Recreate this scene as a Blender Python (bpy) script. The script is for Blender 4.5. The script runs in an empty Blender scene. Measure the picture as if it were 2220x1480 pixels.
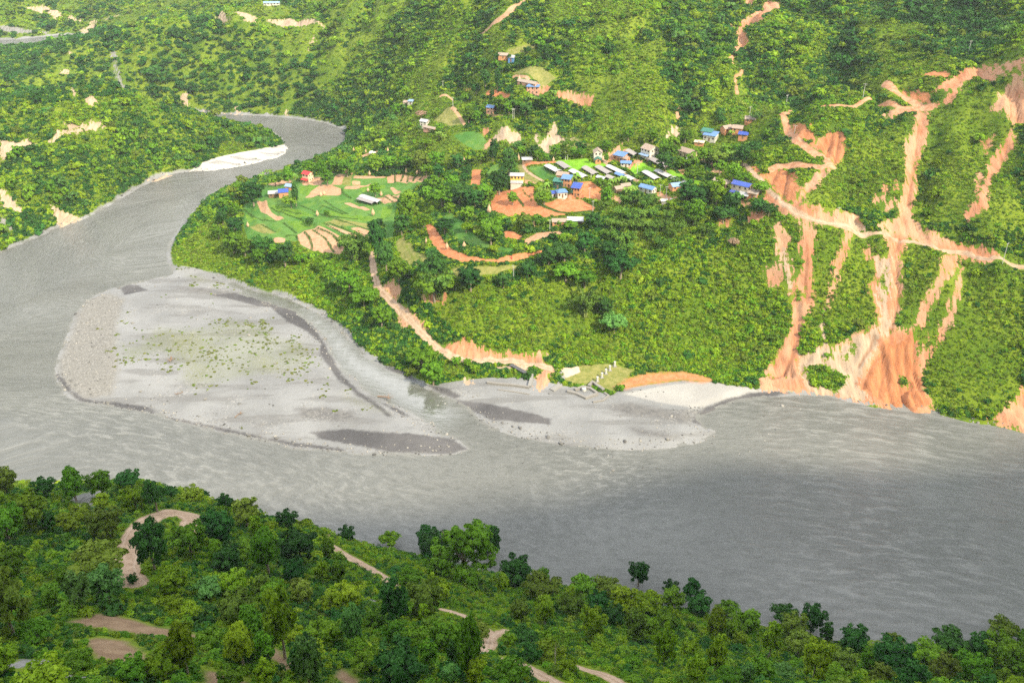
import bpy, bmesh, math, random
import numpy as np
from mathutils import Vector, Matrix
R = math.radians
scene = bpy.context.scene
COL = scene.collection
random.seed(7); RNG = np.random.default_rng(11)

# ------------------------------------------------------------ camera
CAMZ, FPX, PITCH = 200.0, 2000.0, math.atan(1140/2000)
CP_, SP_ = math.cos(PITCH), math.sin(PITCH)
cam = bpy.data.cameras.new('camera'); camo = bpy.data.objects.new('camera', cam); COL.objects.link(camo)
camo.location = (0, 0, CAMZ); camo.rotation_euler = (R(90)-PITCH, 0, 0)
cam.sensor_width = 36; cam.lens = 36*FPX/2220; cam.clip_start = .5; cam.clip_end = 8000
scene.camera = camo

# ------------------------------------------------------------ sky, sun, exposure
SUN_EL, SUN_AZ = R(40), math.atan2(.71, -.70)      # azimuth from +Y towards +X: sun behind, to the right
w = bpy.data.worlds.new('World'); scene.world = w; w.use_nodes = True
wn, wl = w.node_tree.nodes, w.node_tree.links
bg = wn['Background']; bg.inputs['Strength'].default_value = .15
sky = wn.new('ShaderNodeTexSky'); sky.sky_type = 'NISHITA'; sky.sun_disc = False
sky.sun_elevation = SUN_EL; sky.sun_rotation = SUN_AZ; sky.altitude = 500; sky.dust_density = 2.5; sky.air_density = 1.0
# broken white cloud over the blue sky
wtc = wn.new('ShaderNodeTexCoord'); wno = wn.new('ShaderNodeTexNoise'); wno.inputs['Scale'].default_value = 2.2
wno.inputs['Detail'].default_value = 6; wno.inputs['Roughness'].default_value = .55
wmp = wn.new('ShaderNodeMapRange'); wmp.inputs['From Min'].default_value = .34; wmp.inputs['From Max'].default_value = .6
wmx = wn.new('ShaderNodeMix'); wmx.data_type = 'RGBA'; wmx.inputs['B'].default_value = (10.8, 10.8, 10.8, 1)
wl.new(wtc.outputs['Generated'], wno.inputs['Vector']); wl.new(wno.outputs['Fac'], wmp.inputs['Value'])
wl.new(wmp.outputs['Result'], wmx.inputs['Factor']); wl.new(sky.outputs['Color'], wmx.inputs['A'])
wl.new(wmx.outputs['Result'], bg.inputs['Color'])
sl = bpy.data.lights.new('sun', 'SUN'); sl.energy = 5.6; sl.angle = R(2); sl.color = (1, .87, .64)
so = bpy.data.objects.new('sun', sl); COL.objects.link(so)
SUN_DIR = Vector((math.sin(SUN_AZ)*math.cos(SUN_EL), math.cos(SUN_AZ)*math.cos(SUN_EL), math.sin(SUN_EL)))
so.rotation_euler = SUN_DIR.to_track_quat('Z', 'Y').to_euler(); so.location = (0, 0, 900)
scene.view_settings.view_transform = 'Standard'; scene.view_settings.look = 'None'
scene.view_settings.exposure = 0.52; scene.view_settings.gamma = 1
scene.render.engine = 'CYCLES'
scene.cycles.max_bounces = 6; scene.cycles.diffuse_bounces = 3; scene.cycles.glossy_bounces = 2
scene.cycles.transmission_bounces = 2; scene.cycles.transparent_max_bounces = 4; scene.cycles.volume_bounces = 0
scene.cycles.use_adaptive_sampling = True; scene.cycles.use_denoising = False

# ------------------------------------------------------------ helpers
def link(o, parent=None):
    COL.objects.link(o)
    if parent is not None: o.parent = parent
    return o
def tag(o, label, cat=None, group=None, kind=None):
    o['label'] = label
    if cat: o['category'] = cat
    if group: o['group'] = group
    if kind: o['kind'] = kind
    return o
def mesh_np(name, V, F, mats=(), smooth=False, fmat=None):
    """numpy verts (n,3) + quads/tris (m,k) -> mesh"""
    V = np.asarray(V, np.float32); F = np.asarray(F, np.int32); k = F.shape[1]
    me = bpy.data.meshes.new(name)
    me.vertices.add(len(V)); me.vertices.foreach_set('co', V.ravel())
    me.loops.add(F.size); me.loops.foreach_set('vertex_index', F.ravel())
    me.polygons.add(len(F)); me.polygons.foreach_set('loop_start', np.arange(len(F), dtype=np.int32)*k)
    for m in mats: me.materials.append(m)
    if fmat is not None: me.polygons.foreach_set('material_index', np.asarray(fmat, np.int32))
    me.update(calc_edges=True)
    if smooth: me.polygons.foreach_set('use_smooth', np.ones(len(F), bool))
    return me
def attr(me, name, data, typ='FLOAT'):
    a = me.attributes.new(name, typ, 'POINT')
    a.data.foreach_set('vector' if typ == 'FLOAT_VECTOR' else 'value', np.ascontiguousarray(data, np.int32 if typ == 'INT' else np.float32).ravel())

def _hash(ix, iy, seed):
    n = (ix.astype(np.int64)*374761393 + iy.astype(np.int64)*668265263 + seed*974634777) & 0x7fffffff
    n = ((n ^ (n >> 13))*1274126177) & 0x7fffffff
    return ((n ^ (n >> 16)) & 0xffff)/65535.0
def vnoise(x, y, seed=0):
    ix, iy = np.floor(x), np.floor(y); fx, fy = x-ix, y-iy
    fx = fx*fx*(3-2*fx); fy = fy*fy*(3-2*fy)
    a, b = _hash(ix, iy, seed), _hash(ix+1, iy, seed); c, d = _hash(ix, iy+1, seed), _hash(ix+1, iy+1, seed)
    return (a*(1-fx)+b*fx)*(1-fy)+(c*(1-fx)+d*fx)*fy
def fbm(x, y, scale, octv=4, seed=0, gain=.5):
    s, amp, tot = 0, 1, 0
    for i in range(octv):
        s = s+amp*vnoise(x/scale*2**i+17.3*i, y/scale*2**i-9.1*i, seed+i); tot += amp; amp *= gain
    return s/tot
def smooth(a, b, x):
    t = np.clip((x-a)/(b-a), 0, 1); return t*t*(3-2*t)

# a photograph pixel (2220 x 1480) as a ray from the lens: x, y per unit and slope down
def ray(u, v):
    u = np.asarray(u, float); v = np.asarray(v, float)
    return (u-1110), FPX*CP_-(v-740)*SP_, FPX*SP_+(v-740)*CP_
def at_z(u, v, z):
    rx, ry, rz = ray(u, v); k = (CAMZ-z)/rz
    return np.stack([rx*k, ry*k], -1)
def project(x, y, z):
    d = y*CP_+(CAMZ-z)*SP_
    return 1110+FPX*x/d, 740+FPX*((CAMZ-z)*CP_-y*SP_)/d, d
def poly_xy(pts): return np.array(pts, float)

def seg_dist(P, A, B):
    d = B-A; L = max((d*d).sum(), 1e-9)
    t = np.clip(((P-A)@d)/L, 0, 1)
    return np.hypot(P[:, 0]-A[0]-t*d[0], P[:, 1]-A[1]-t*d[1])
def sd_poly(P, poly, rng=9.0):
    """signed distance, positive inside, clipped to +-rng"""
    out = np.full(len(P), -rng)
    lo, hi = poly.min(0)-rng, poly.max(0)+rng
    idx = np.nonzero((P[:, 0] > lo[0]) & (P[:, 0] < hi[0]) & (P[:, 1] > lo[1]) & (P[:, 1] < hi[1]))[0]
    if not len(idx): return out
    Q = P[idx]; D = np.full(len(Q), 1e9); ins = np.zeros(len(Q), bool)
    for i in range(len(poly)):
        A, B = poly[i-1], poly[i]
        D = np.minimum(D, seg_dist(Q, A, B))
        c = (A[1] > Q[:, 1]) != (B[1] > Q[:, 1])
        if A[1] != B[1]:
            ins ^= c & (Q[:, 0] < (B[0]-A[0])*(Q[:, 1]-A[1])/(B[1]-A[1])+A[0])
    out[idx] = np.clip(np.where(ins, D, -D), -rng, rng)
    return out
def sd_line(P, line, half, rng=9.0):
    out = np.full(len(P), -rng)
    lo, hi = line.min(0)-rng-half, line.max(0)+rng+half
    idx = np.nonzero((P[:, 0] > lo[0]) & (P[:, 0] < hi[0]) & (P[:, 1] > lo[1]) & (P[:, 1] < hi[1]))[0]
    if not len(idx): return out
    Q = P[idx]; D = np.full(len(Q), 1e9)
    for i in range(1, len(line)): D = np.minimum(D, seg_dist(Q, line[i-1], line[i]))
    out[idx] = np.clip(half-D, -rng, rng)
    return out

# zoomed views of the photograph used for reading off positions: origin and scale
VIEW = {'A': (500, 340, 4.9333), 'B': (850, 150, 4.9333), 'C': (1050, 300, 7.4), 'D': (1300, 280, 6.1667),
        'E': (740, 480, 2.9595), 'F': (1480, 480, 2.9595), 'G': (1480, 0, 2.9595), 'H': (0, 0, 2.9595),
        'I': (740, 0, 2.9595), 'J': (0, 980, 2.9595), 'K': (740, 980, 2.9595), 'L': (1480, 980, 2.9595),
        'N': (0, 480, 2.9595), 'T': (1080, 760, 7.4), 'P': (0, 0, 1.0), 'Q': (800, 320, 7.4), 'S': (1480, 380, 5.9189),
        'U': (1280, 380, 7.4), 'Z': (1060, 150, 9.25)}
def px(view, pts):
    ox, oy, s = VIEW[view]; a = np.array(pts, float).reshape(-1, 2)
    return a/s+np.array([ox, oy])

# ------------------------------------------------------------ terrain
SHORE = [(-400,690),(-150,590),(0,548),(60,522),(130,492),(165,482),(205,462),(250,436),(300,406),(340,388),(385,376),(410,371),
 (470,369),(540,356),(600,341),(622,329),(620,316),(612,302),(590,286),(545,271),(480,259),(430,251),(400,246),(300,240),(150,238),
 (150,228),(300,230),(400,238),(480,246),(560,250),(640,256),(700,265),(748,280),(752,295),(742,318),(710,335),(660,352),(600,370),
 (540,392),(480,408),(445,432),(420,465),(385,505),(365,540),(368,570),(380,590),(400,594),(440,592),(480,602),(540,627),(610,642),(650,657),
 (700,682),(740,714),(760,737),(790,770),(830,796),(880,816),(910,830),(940,850),(985,868),(1015,884),(1035,908),(1060,925),(1130,945),
 (1200,958),(1280,968),(1370,972),(1450,968),(1510,957),(1545,945),(1548,937),(1512,920),(1502,907),(1520,895),(1560,881),(1600,867),
 (1660,859),(1740,853),(1800,859),(1850,870),(1900,881),(1960,887),(2015,889),(2050,900),(2100,912),(2160,922),(2220,932),(2400,965),
 (2700,1020),(2700,1450),(2400,1420),(2220,1405),(2000,1395),(1800,1390),(1600,1350),(1400,1310),(1200,1265),(1000,1230),(800,1185),
 (600,1130),(400,1080),(200,1055),(0,1040),(-200,1020),(-500,1000)]
ISLAND = [(372,598),(300,612),(270,618),(240,628),(205,643),(190,652),(165,685),(158,705),(140,745),(124,790),(128,830),(150,858),(190,874),(240,878),
 (320,890),(400,912),(480,936),(560,951),(640,968),(720,978),(800,982),(900,984),(980,982),(1010,972),(990,955),(945,936),(935,915),(905,908),
 (870,888),(830,868),(790,843),(750,808),(722,780),(714,760),(700,733),(680,710),(660,690),(640,677),(600,665),(560,652),(530,640),(520,630),(470,606),(430,592),(405,588),(390,585)]
FAR_RIVER = [(-80,104),(40,99),(110,93),(185,84),(192,72),(120,77),(40,85),(-80,92)]
WPOLY = at_z(*np.array(SHORE).T, 0); IPOLY = at_z(*np.array(ISLAND).T, 0); FPOLY = at_z(*np.array(FAR_RIVER).T, 0)
CPS = [(300,205,48),(150,235,47),(0,240,45),(-200,250,45),(420,242,22),(500,268,12),(200,330,26),(0,400,21),(400,320,12),(-200,420,20),
 (0,140,20),(100,114,24),(180,96,31),(250,74,41),(400,47,53),(500,37,60),(560,180,18),(560,100,40),(300,150,27),(100,170,20),(450,140,28),(-200,150,25),
 (560,25,50),(450,15,38),(620,10,60),(300,30,20),(250,5,28),(100,40,12),(100,15,24),(0,30,20),(0,5,30),(-200,30,22),
 (750,240,9),(750,200,22),(750,150,35),(750,100,48),(750,0,72),(800,260,15),(850,200,34),(850,100,56),(1000,200,50),(1000,0,93),(650,150,30),(650,60,52),
 (800,330,20),(870,330,25),(850,260,26),(900,200,40),(900,280,32),(900,100,60),(900,0,83),(950,200,45),(800,100,53),(950,100,65),(1000,100,70),(800,150,40),(850,150,46),(900,150,51),
 (1100,330,40),(1100,280,47),(1100,200,62),(1100,100,80),(1100,0,100),(1250,240,58),(1400,300,54),(1400,220,66),(1400,150,77),(1400,60,92),(1400,0,101),
 (1600,330,52),(1600,260,62),(1600,150,78),(1600,50,94),(1600,0,102),
 (700,550,14),(560,545,10),(640,560,11),(440,500,6),(470,440,9),(600,410,15),(700,385,18),(900,385,22),(850,450,21),(700,470,17),(560,480,13),(840,540,20),
 (780,640,9),(620,600,7),(840,590,17),(930,520,26),(1000,570,29),(900,650,16),(960,740,6),(1080,780,3),(870,700,8),(1000,680,16),
 (1250,560,31),(1100,560,30),(1100,650,18),(1300,650,18),(1300,740,7),(1350,790,2.2),(1230,830,1.6),(1200,490,35),(1180,440,39),(1200,390,42),(1350,370,45),(1350,335,48),
 (1500,420,45),(1500,520,36),(1500,620,23),(1500,720,9),(1600,800,1.6),(1500,830,1.4),(1400,880,1.2),(1650,430,50),(1650,520,39),(1650,640,21),(1020,420,33),(1000,470,30),(900,450,24),(1300,910,1.2),(1150,890,1.0),
 (1740,460,51),(1900,500,48),(1930,700,20),(2000,800,7),(2150,570,44),(2150,750,18),(2150,850,7),(2300,600,42),(2300,800,14),
 (1700,240,73),(1760,340,62),(1690,390,55),(1870,228,79),(2000,235,83),(2000,350,66),(2150,150,97),(2150,300,76),(2220,420,64),(2100,130,99),(2220,140,102),
 (1800,200,71),(1850,180,73),(1850,80,92),(1850,0,105),(2050,90,97),(2150,0,114),(2220,60,112),(2050,0,112),(1990,180,88),(2400,300,80),(2400,100,115),
 (1110,1480,85),(300,1480,105),(-200,1480,112),(1800,1480,30),(2220,1480,12),(1500,1480,60),(2500,1480,4),(300,1300,88),(300,1200,75),(340,1110,58),(100,1150,62),
 (60,1060,45),(300,1045,41),(-200,1100,52),(600,1200,62),(640,1135,43),(620,1400,90),(900,1400,75),(800,1230,48),(1000,1250,28),(1000,1340,55),(1200,1300,25),(1300,1400,45),
 (1500,1335,9),(1600,1430,25),(2000,1430,7),(1200,1430,62),(0,1300,90)]
CPW = [(-100,1000,110),(300,800,165),(600,700,170),(-400,1300,60),(-800,1300,70),(0,1500,200),(800,1200,250),(-900,900,40),(900,500,150),(600,400,110),
 (0,0,150),(-60,20,150),(60,15,165),(0,-40,190),(80,5,200),(120,15,225),(200,55,215),(250,95,150),(150,-50,345),(0,-150,400),(134,-95,420),(60,-45,280),(250,-50,330),(300,40,270),
 (-100,-100,320),(0,-70,275),(400,-100,390),(-200,-100,240),(-300,50,160),(-400,200,60),(500,0,330),(380,110,170),(-600,0,200),(0,-500,420),(600,-500,450)]  # slope behind the camera: heights set for the shade it casts forward
ctrl = []
for u, v, z in CPS: ctrl.append((*at_z(u, v, z), z))
for p in CPW: ctrl.append(p)
_allow = np.array([[a, b] for a, b in SHORE])
for (u, v), p in zip(SHORE, WPOLY): ctrl.append((p[0], p[1], .3))
for p in FPOLY: ctrl.append((p[0], p[1], .3))
ctrl = np.array(ctrl, float)
_k = np.hypot(ctrl[:, None, 0]-ctrl[None, :, 0], ctrl[:, None, 1]-ctrl[None, :, 1])
n_ = len(ctrl); _A = np.zeros((n_+1, n_+1)); _A[:n_, :n_] = _k+np.eye(n_)*.02; _A[n_, :n_] = 1; _A[:n_, n_] = 1
_b = np.zeros(n_+1); _b[:n_] = ctrl[:, 2]
RBFW = np.linalg.solve(_A, _b)
def rbf(P):
    out = np.empty(len(P))
    for i in range(0, len(P), 40000):
        q = P[i:i+40000]
        out[i:i+40000] = np.hypot(q[:, None, 0]-ctrl[None, :, 0], q[:, None, 1]-ctrl[None, :, 1])@RBFW[:n_]+RBFW[n_]
    return out
def water_sd(P):
    """positive in the water, metres from the shore"""
    wsd = np.minimum(sd_poly(P, WPOLY, 60), -sd_poly(P, IPOLY, 60))
    wob = (fbm(P[:, 0], P[:, 1], 9, 3, 5)-.5)*2.4
    return np.maximum(wsd+wob*.6, sd_poly(P, FPOLY, 60))
def gully(x, y):
    """1 in the beds of the side gullies, 0 on the ribs between"""
    return smooth(.6, 1, 1-2*abs(fbm(x+fbm(x, y, 40, 2, 12)*18, y*.5, 42, 3, 13)-.5))
def height(P):
    x, y = P[:, 0], P[:, 1]
    h = rbf(P); wsd = water_sd(P); d = -wsd
    rel = smooth(4, 30, h)
    h = h+smooth(18, 50, h)*(1-np.exp(-((x-30)/100)**4-((y-420)/58)**4))*(gully(x, y)-.4)*-9*smooth(285, 330, y)
    h = h+rel*((fbm(x, y, 60, 4, 21)-.5)*9+(fbm(x, y, 13, 3, 33)-.5)*2.2)
    bar = np.maximum(sd_poly(P, IPOLY, 60), 0)
    isl = np.minimum(.15+.07*bar, 1.5)+(fbm(x, y, 14, 4, 41)-.5)*.7*smooth(1, 8, bar)
    lo = np.minimum(.05+.25*np.maximum(d, 0), 1.2); hi = np.where(d > 50, 1e4, .5+1.15*np.maximum(d, 0))
    land = np.clip(h, lo, hi)
    z = np.where(bar > 0, isl, land)
    return np.where(wsd > 0, -np.minimum(.22*wsd, 2.5), z), wsd

AZ0, AZ1, NAZ = R(-50), R(50), 760
azs = np.linspace(AZ0, AZ1, NAZ)
rs = np.concatenate([np.linspace(4, 60, 30, endpoint=False), np.arange(60, 250, .7), np.arange(250, 660, .8), np.arange(660, 1200, 2.2), np.linspace(1200, 2600, 60)])
NR = len(rs)
GX = rs[:, None]*np.sin(azs)[None]; GY = rs[:, None]*np.cos(azs)[None]
GP = np.stack([GX.ravel(), GY.ravel()], -1)
GZ, GW = height(GP)
GZ = GZ.reshape(NR, NAZ); GW = GW.reshape(NR, NAZ)
def bil(G, x, y):
    az = np.arctan2(x, y); r = np.hypot(x, y)
    c = np.clip((az-AZ0)/(AZ1-AZ0)*(NAZ-1), 0, NAZ-1.001); q = np.clip(np.interp(r, rs, np.arange(NR)), 0, NR-1.001)
    i, j = q.astype(int), c.astype(int); a, b = q-i, c-j
    return (G[i, j]*(1-a)+G[i+1, j]*a)*(1-b)+(G[i, j+1]*(1-a)+G[i+1, j+1]*a)*b
def ground(x, y): return float(bil(GZ, np.array([x], float), np.array([y], float))[0])
def hit(u, v):
    """where the line of sight through a photograph pixel meets the ground"""
    rx, ry, rz = ray(u, v); az = math.atan2(rx, ry); s = rz/math.hypot(rx, ry)
    c = min(max((az-AZ0)/(AZ1-AZ0)*(NAZ-1), 0), NAZ-1.001); j = int(c); b = c-j
    prof = GZ[:, j]*(1-b)+GZ[:, j+1]*b
    dlt = np.maximum(prof, 0)-(CAMZ-s*rs)
    k = np.nonzero(dlt[30:] > 0)[0]
    if not len(k): r = rs[-1]
    else:
        k = k[0]+30; t = dlt[k-1]/(dlt[k-1]-dlt[k]); r = rs[k-1]+t*(rs[k]-rs[k-1])
    x, y = r*math.sin(az), r*math.cos(az)
    return Vector((x, y, CAMZ-s*r))
def hits(view, pts): return np.array([hit(a, b)[:2] for a, b in px(view, pts)])

# ------------------------------------------------------------ node helpers
class NT:
    def __init__(s, name):
        s.m = bpy.data.materials.new(name); s.m.use_nodes = True; s.t = s.m.node_tree; s.n = s.t.nodes; s.l = s.t.links
        s.out = s.n['Material Output']; s.p = s.n['Principled BSDF']; s.p.inputs['Specular IOR Level'].default_value = .25
    def new(s, k, **kw):
        n = s.n.new(k)
        for a, b in kw.items(): setattr(n, a, b)
        return n
    def attr(s, name):
        return s.new('ShaderNodeAttribute', attribute_name=name).outputs['Fac']
    def put(s, sock, val):
        if hasattr(val, 'is_linked') or isinstance(val, bpy.types.NodeSocket): s.l.new(val, sock)
        else:
            if hasattr(sock, 'default_value') and not isinstance(val, (int, float)) and len(val) == 3 and sock.type == 'RGBA': val = (*val, 1)
            sock.default_value = val
    def math(s, op, a, b=0., clamp=False):
        n = s.new('ShaderNodeMath', operation=op, use_clamp=clamp); s.put(n.inputs[0], a); s.put(n.inputs[1], b); return n.outputs[0]
    def noise(s, scale, detail=4, vec=None, rough=.55, out='Fac'):
        n = s.new('ShaderNodeTexNoise'); n.inputs['Scale'].default_value = scale; n.inputs['Detail'].default_value = detail
        n.inputs['Roughness'].default_value = rough; s.l.new(vec if vec is not None else s.pos(), n.inputs['Vector']); return n.outputs[out]
    def pos(s):
        if not hasattr(s, '_pos'): s._pos = s.new('ShaderNodeNewGeometry').outputs['Position']
        return s._pos
    def scaled(s, vec, x, y, z):
        n = s.new('ShaderNodeVectorMath', operation='MULTIPLY'); s.l.new(vec, n.inputs[0]); n.inputs[1].default_value = (x, y, z); return n.outputs[0]
    def rng(s, v, a, b, c=0., d=1., smoothstep=True):
        n = s.new('ShaderNodeMapRange'); n.interpolation_type = 'SMOOTHSTEP' if smoothstep else 'LINEAR'
        s.put(n.inputs['Value'], v); n.inputs['From Min'].default_value = a; n.inputs['From Max'].default_value = b
        n.inputs['To Min'].default_value = c; n.inputs['To Max'].default_value = d; return n.outputs['Result']
    def mix(s, f, a, b, mode='MIX'):
        n = s.new('ShaderNodeMix', data_type='RGBA', blend_type=mode); s.put(n.inputs['Factor'], f); s.put(n.inputs['A'], a); s.put(n.inputs['B'], b); return n.outputs['Result']
    def bump(s, h, strength=.5, dist=.3):
        n = s.new('ShaderNodeBump'); n.inputs['Strength'].default_value = strength; n.inputs['Distance'].default_value = dist
        s.l.new(h, n.inputs['Height']); s.l.new(n.outputs['Normal'], s.p.inputs['Normal'])

# ------------------------------------------------------------ what covers the ground: outlines read off the photograph
LAY = {}                                   # layer -> list of signed-distance arrays
FIELDS = []                                # (label, polygon xy)
def area(layer, view, pts, label=None):
    P = hits(view, pts); LAY.setdefault(layer, []).append(('p', P))
    if label: FIELDS.append((label, P))
def line(layer, view, pts, wid):
    P = hits(view, pts); LAY.setdefault(layer, []).append(('l', P, wid/2))
# left terrace
area('green','A',[(130,500),(290,460),(380,300),(640,230),(760,270),(900,200),(1130,170),(1320,190),(2150,190),(2130,240),(1990,330),(1900,400),(1800,420),(1790,520),(1750,640),(1740,860),(1660,880),(1640,700),(1560,700),(1500,760),(1500,880),(1240,900),(1180,1040),(940,1030),(760,960),(720,900),(590,900),(440,880),(180,880),(130,700)],'wide green terrace of crop plots on the river bend')
for i, (pts, lb) in enumerate([
 ([(275,470),(385,462),(400,530),(440,590),(580,660),(480,665),(400,620),(320,570)],'curved tan strip field below the blue roofed hut'),
 ([(385,295),(640,225),(650,270),(480,310)],'tan plot beside the banana plants by the river'),
 ([(760,270),(890,215),(970,205),(1000,230),(960,290),(880,300),(770,295)],'tan plot right of the red roofed house'),
 ([(790,425),(870,360),(960,290),(1060,285),(1180,330),(1185,395),(960,410)],'brown stubble plot with the double haystack'),
 ([(1075,290),(1140,180),(1230,190),(1180,290)],'narrow tan plot running up to the trees'),
 ([(1320,200),(1660,208),(1660,225),(1310,225)],'thin tan strip along the back of the terrace'),
 ([(1300,255),(1385,258),(1385,285),(1300,285)],'tiny square tan plot amid green crops'),
 ([(1210,330),(1230,300),(1500,285),(1500,310),(1400,325)],'tan strip behind the lone round tree'),
 ([(1670,215),(1740,190),(1850,185),(2160,205),(2060,255),(1780,265),(1680,265)],'pinkish plots split by six green bunds at the terrace back'),
 ([(1700,325),(1740,325),(1830,375),(1750,388)],'small brown wedge plot beneath the pinkish bunded plots'),
 ([(1560,430),(1700,400),(1810,405),(1790,480),(1650,495)],'ploughed plot at the end of the white greenhouse'),
 ([(1205,480),(1280,475),(1500,560),(1440,572)],'slim ploughed strip below the white greenhouse'),
 ([(990,695),(1080,725),(1380,830),(1360,845),(1180,800),(1040,740)],'slim ploughed strip next to the big bunded field'),
 ([(1280,755),(1400,745),(1510,810),(1500,880),(1390,810)],'ploughed wedge left of the tall dark trees'),
 ([(712,815),(940,735),(1000,755),(1160,840),(1240,910),(1190,1040),(960,1030),(860,995),(740,930),(715,880)],'large pinkish field with curved green bunds at the terrace edge'),
 ([(440,880),(520,850),(585,860),(580,915),(480,920)],'small tan plot tucked behind dark bushes')]): area('tan','A',pts,lb)
area('dry','A',[(1100,660),(1540,700),(1550,740),(1500,800),(1400,730),(1230,740),(1000,690)],'yellowish stubble strips on the left terrace')
area('dry','A',[(1190,290),(1230,200),(1300,200),(1280,290)])
area('dry','A',[(200,740),(340,700),(480,800),(420,820),(250,780)])
for pts in ([(430,500),(600,520),(720,560),(900,620),(740,640),(560,600),(450,560)],[(1000,560),(1240,610),(1500,640),(1550,690),(1300,660),(1050,620)],[(730,310),(900,305),(930,320),(800,400),(740,380)],[(600,690),(780,670),(900,720),(720,790)],[(140,600),(250,650),(330,650),(190,690)],[(1350,330),(1660,290),(1640,330),(1420,380)],[(1620,520),(1740,520),(1700,640),(1600,660)]): area('flatgreen','A',pts)
for pts in ([(790,800),(850,870),(870,950),(865,1000)],[(880,770),(1000,850),(1060,940),(1110,1020)],[(930,755),(1080,820),(1170,900)],[(140,560),(250,640),(400,680),(480,680)],[(430,540),(600,610),(740,650),(800,690)],
 [(560,690),(700,800)],[(330,715),(480,790)],[(740,515),(870,560),(920,590),(1000,600),(1100,640),(1350,650)],[(1000,460),(1100,530),(1250,600)],[(980,520),(1200,610)],[(1760,190),(1760,265)],[(1850,190),(1820,260)],[(1900,190),(1890,260)],
 [(1980,195),(1950,255)],[(2060,200),(2010,250)],[(1640,420),(1740,480)],[(1710,400),(1790,450)],[(1190,330),(1200,390),(1290,430)],[(560,560),(700,590),(760,610)],[(1050,690),(1380,830)],[(1120,660),(1540,790)],[(1000,700),(1200,810),(1240,860)],[(590,840),(700,830),(730,930)]): line('bund','A',pts,1.3)
# village terraces
area('red','C',[(165,840),(380,830),(430,790),(830,780),(790,860),(790,980),(850,1040),(960,1090),(1150,1150),(1320,1195),(1300,1230),(1000,1260),(700,1245),(500,1260),(380,1250),(130,1180),(90,1060),(90,1000),(160,920)],'big red ploughed field below the yellow house')
area('red','C',[(930,1040),(1200,980),(1560,985),(1780,1110),(1750,1160),(1500,1180),(1250,1180),(1060,1110)],'salmon leaf shaped field in front of the blue roofed cluster')
area('red','C',[(1500,700),(1720,690),(1880,810),(1860,1000),(1700,970),(1560,940),(1550,840)],'red field to the right of the blue roofed cluster')
area('red','C',[(640,390),(1150,368),(1150,410),(640,455)],'red strip field by the small grey roofed shed')
area('red','I',[(840,1090),(900,1090),(890,1190),(860,1200),(830,1190)],'small upright red field between dark trees')
area('green','C',[(690,470),(960,455),(1200,580),(1170,640),(1100,690),(960,660),(820,580)],'dark green crop field beside the first greenhouse')
area('green','C',[(30,560),(100,450),(250,400),(260,500),(150,600),(60,660)],'green slope left of the tall leafy tree')
area('lime','C',[(1150,355),(1640,320),(1700,380),(1970,410),(1950,460),(1800,470),(1550,480),(1480,520),(1380,510),(1170,400)],'bright lime rice plot behind the greenhouses')
area('lime','D',[(350,530),(500,450),(560,440),(600,460),(770,545),(720,570),(650,580),(540,570),(480,610)],'lime rice plot below the brown roofed white house')
area('lime','D',[(890,560),(960,545),(1160,640),(1360,710),(1340,740),(1260,750),(1190,720),(980,640)],'lime rice strip at the greenhouses on the village edge')
area('lime','D',[(0,450),(90,490),(30,520),(0,510)])
line('road','C',[(620,420),(640,470),(700,540),(800,610),(950,690)],1.4)
line('road','D',[(50,370),(80,450),(200,530),(400,640),(500,690)],2.2)
area('dry','C',[(540,420),(620,400),(640,470),(700,560),(800,640),(900,700),(820,740),(640,660),(560,560)])
area('tan','C',[(640,660),(720,670),(800,700),(830,730),(620,740)])
line('bund','C',[(860,1050),(1000,1110),(1200,1180),(1330,1200),(1500,1190),(1700,1170)],1.6)
line('bund','C',[(440,860),(560,990),(630,1090)],1.4); line('bund','C',[(620,820),(660,900),(720,930),(760,1000)],.9)
area('bare','D',[(120,330),(200,300),(330,280),(380,300),(300,340),(200,400),(130,440)]); area('bare','D',[(750,820),(900,880),(1010,920),(880,940),(800,940)])
area('bare','D',[(190,880),(310,920),(290,980),(190,930)]); line('bare','D',[(1250,380),(1350,420)],2.5); line('bare','D',[(1430,450),(1500,480),(1610,570)],2.5)
area('bare','D',[(1750,940),(2050,990),(1900,1010),(1750,970)]); area('bare','D',[(1040,530),(1150,560),(1160,610),(1080,590)]); area('bare','D',[(340,480),(430,440),(520,400),(560,430),(470,470),(400,520)])
area('bare','C',[(1180,940),(1380,900),(1560,900),(1600,950),(1400,970),(1180,975)])
# upper hamlet
area('red','I',[(925,590),(980,575),(1040,590),(1090,610),(1060,635),(1010,630),(930,610)],'red plot on the upper hamlet terrace'); area('red','I',[(780,565),(830,565),(833,580),(800,588)],'tiny red plot among dark trees above the hamlet')
line('bare','I',[(1400,605),(1480,615),(1530,632),(1600,650)],2.6); line('bare','I',[(1260,580),(1310,575)],3); line('tan','I',[(640,615),(700,630),(720,645)],2.5); area('tan','I',[(940,735),(1000,735),(1090,770),(980,748)])
line('tan','I',[(710,690),(760,750),(800,810)],2); line('tan','I',[(1110,490),(1200,505)],2.5)
area('dry','I',[(1090,460),(1200,430),(1300,440),(1380,500),(1300,560),(1240,520),(1180,470)]); area('dry','I',[(590,780),(680,690),(740,700),(790,800),(700,810)])
area('green','I',[(720,870),(860,840),(930,900),(930,960),(850,960),(780,920)])
for pts in ([(1080,350),(1180,330),(1240,300)],[(1070,330),(1160,310),(1210,290)],[(1170,460),(1260,470),(1330,520)],[(1200,440),(1290,450),(1310,560)]): line('dry','I',pts,1.6)
line('tan','I',[(905,210),(960,165),(1010,130),(1060,95),(1110,50),(1150,20),(1180,0)],3.2); area('flatgreen','I',[(905,200),(960,150),(1080,60),(1110,20),(1150,0),(1130,30),(1060,90),(1000,130)])
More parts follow.
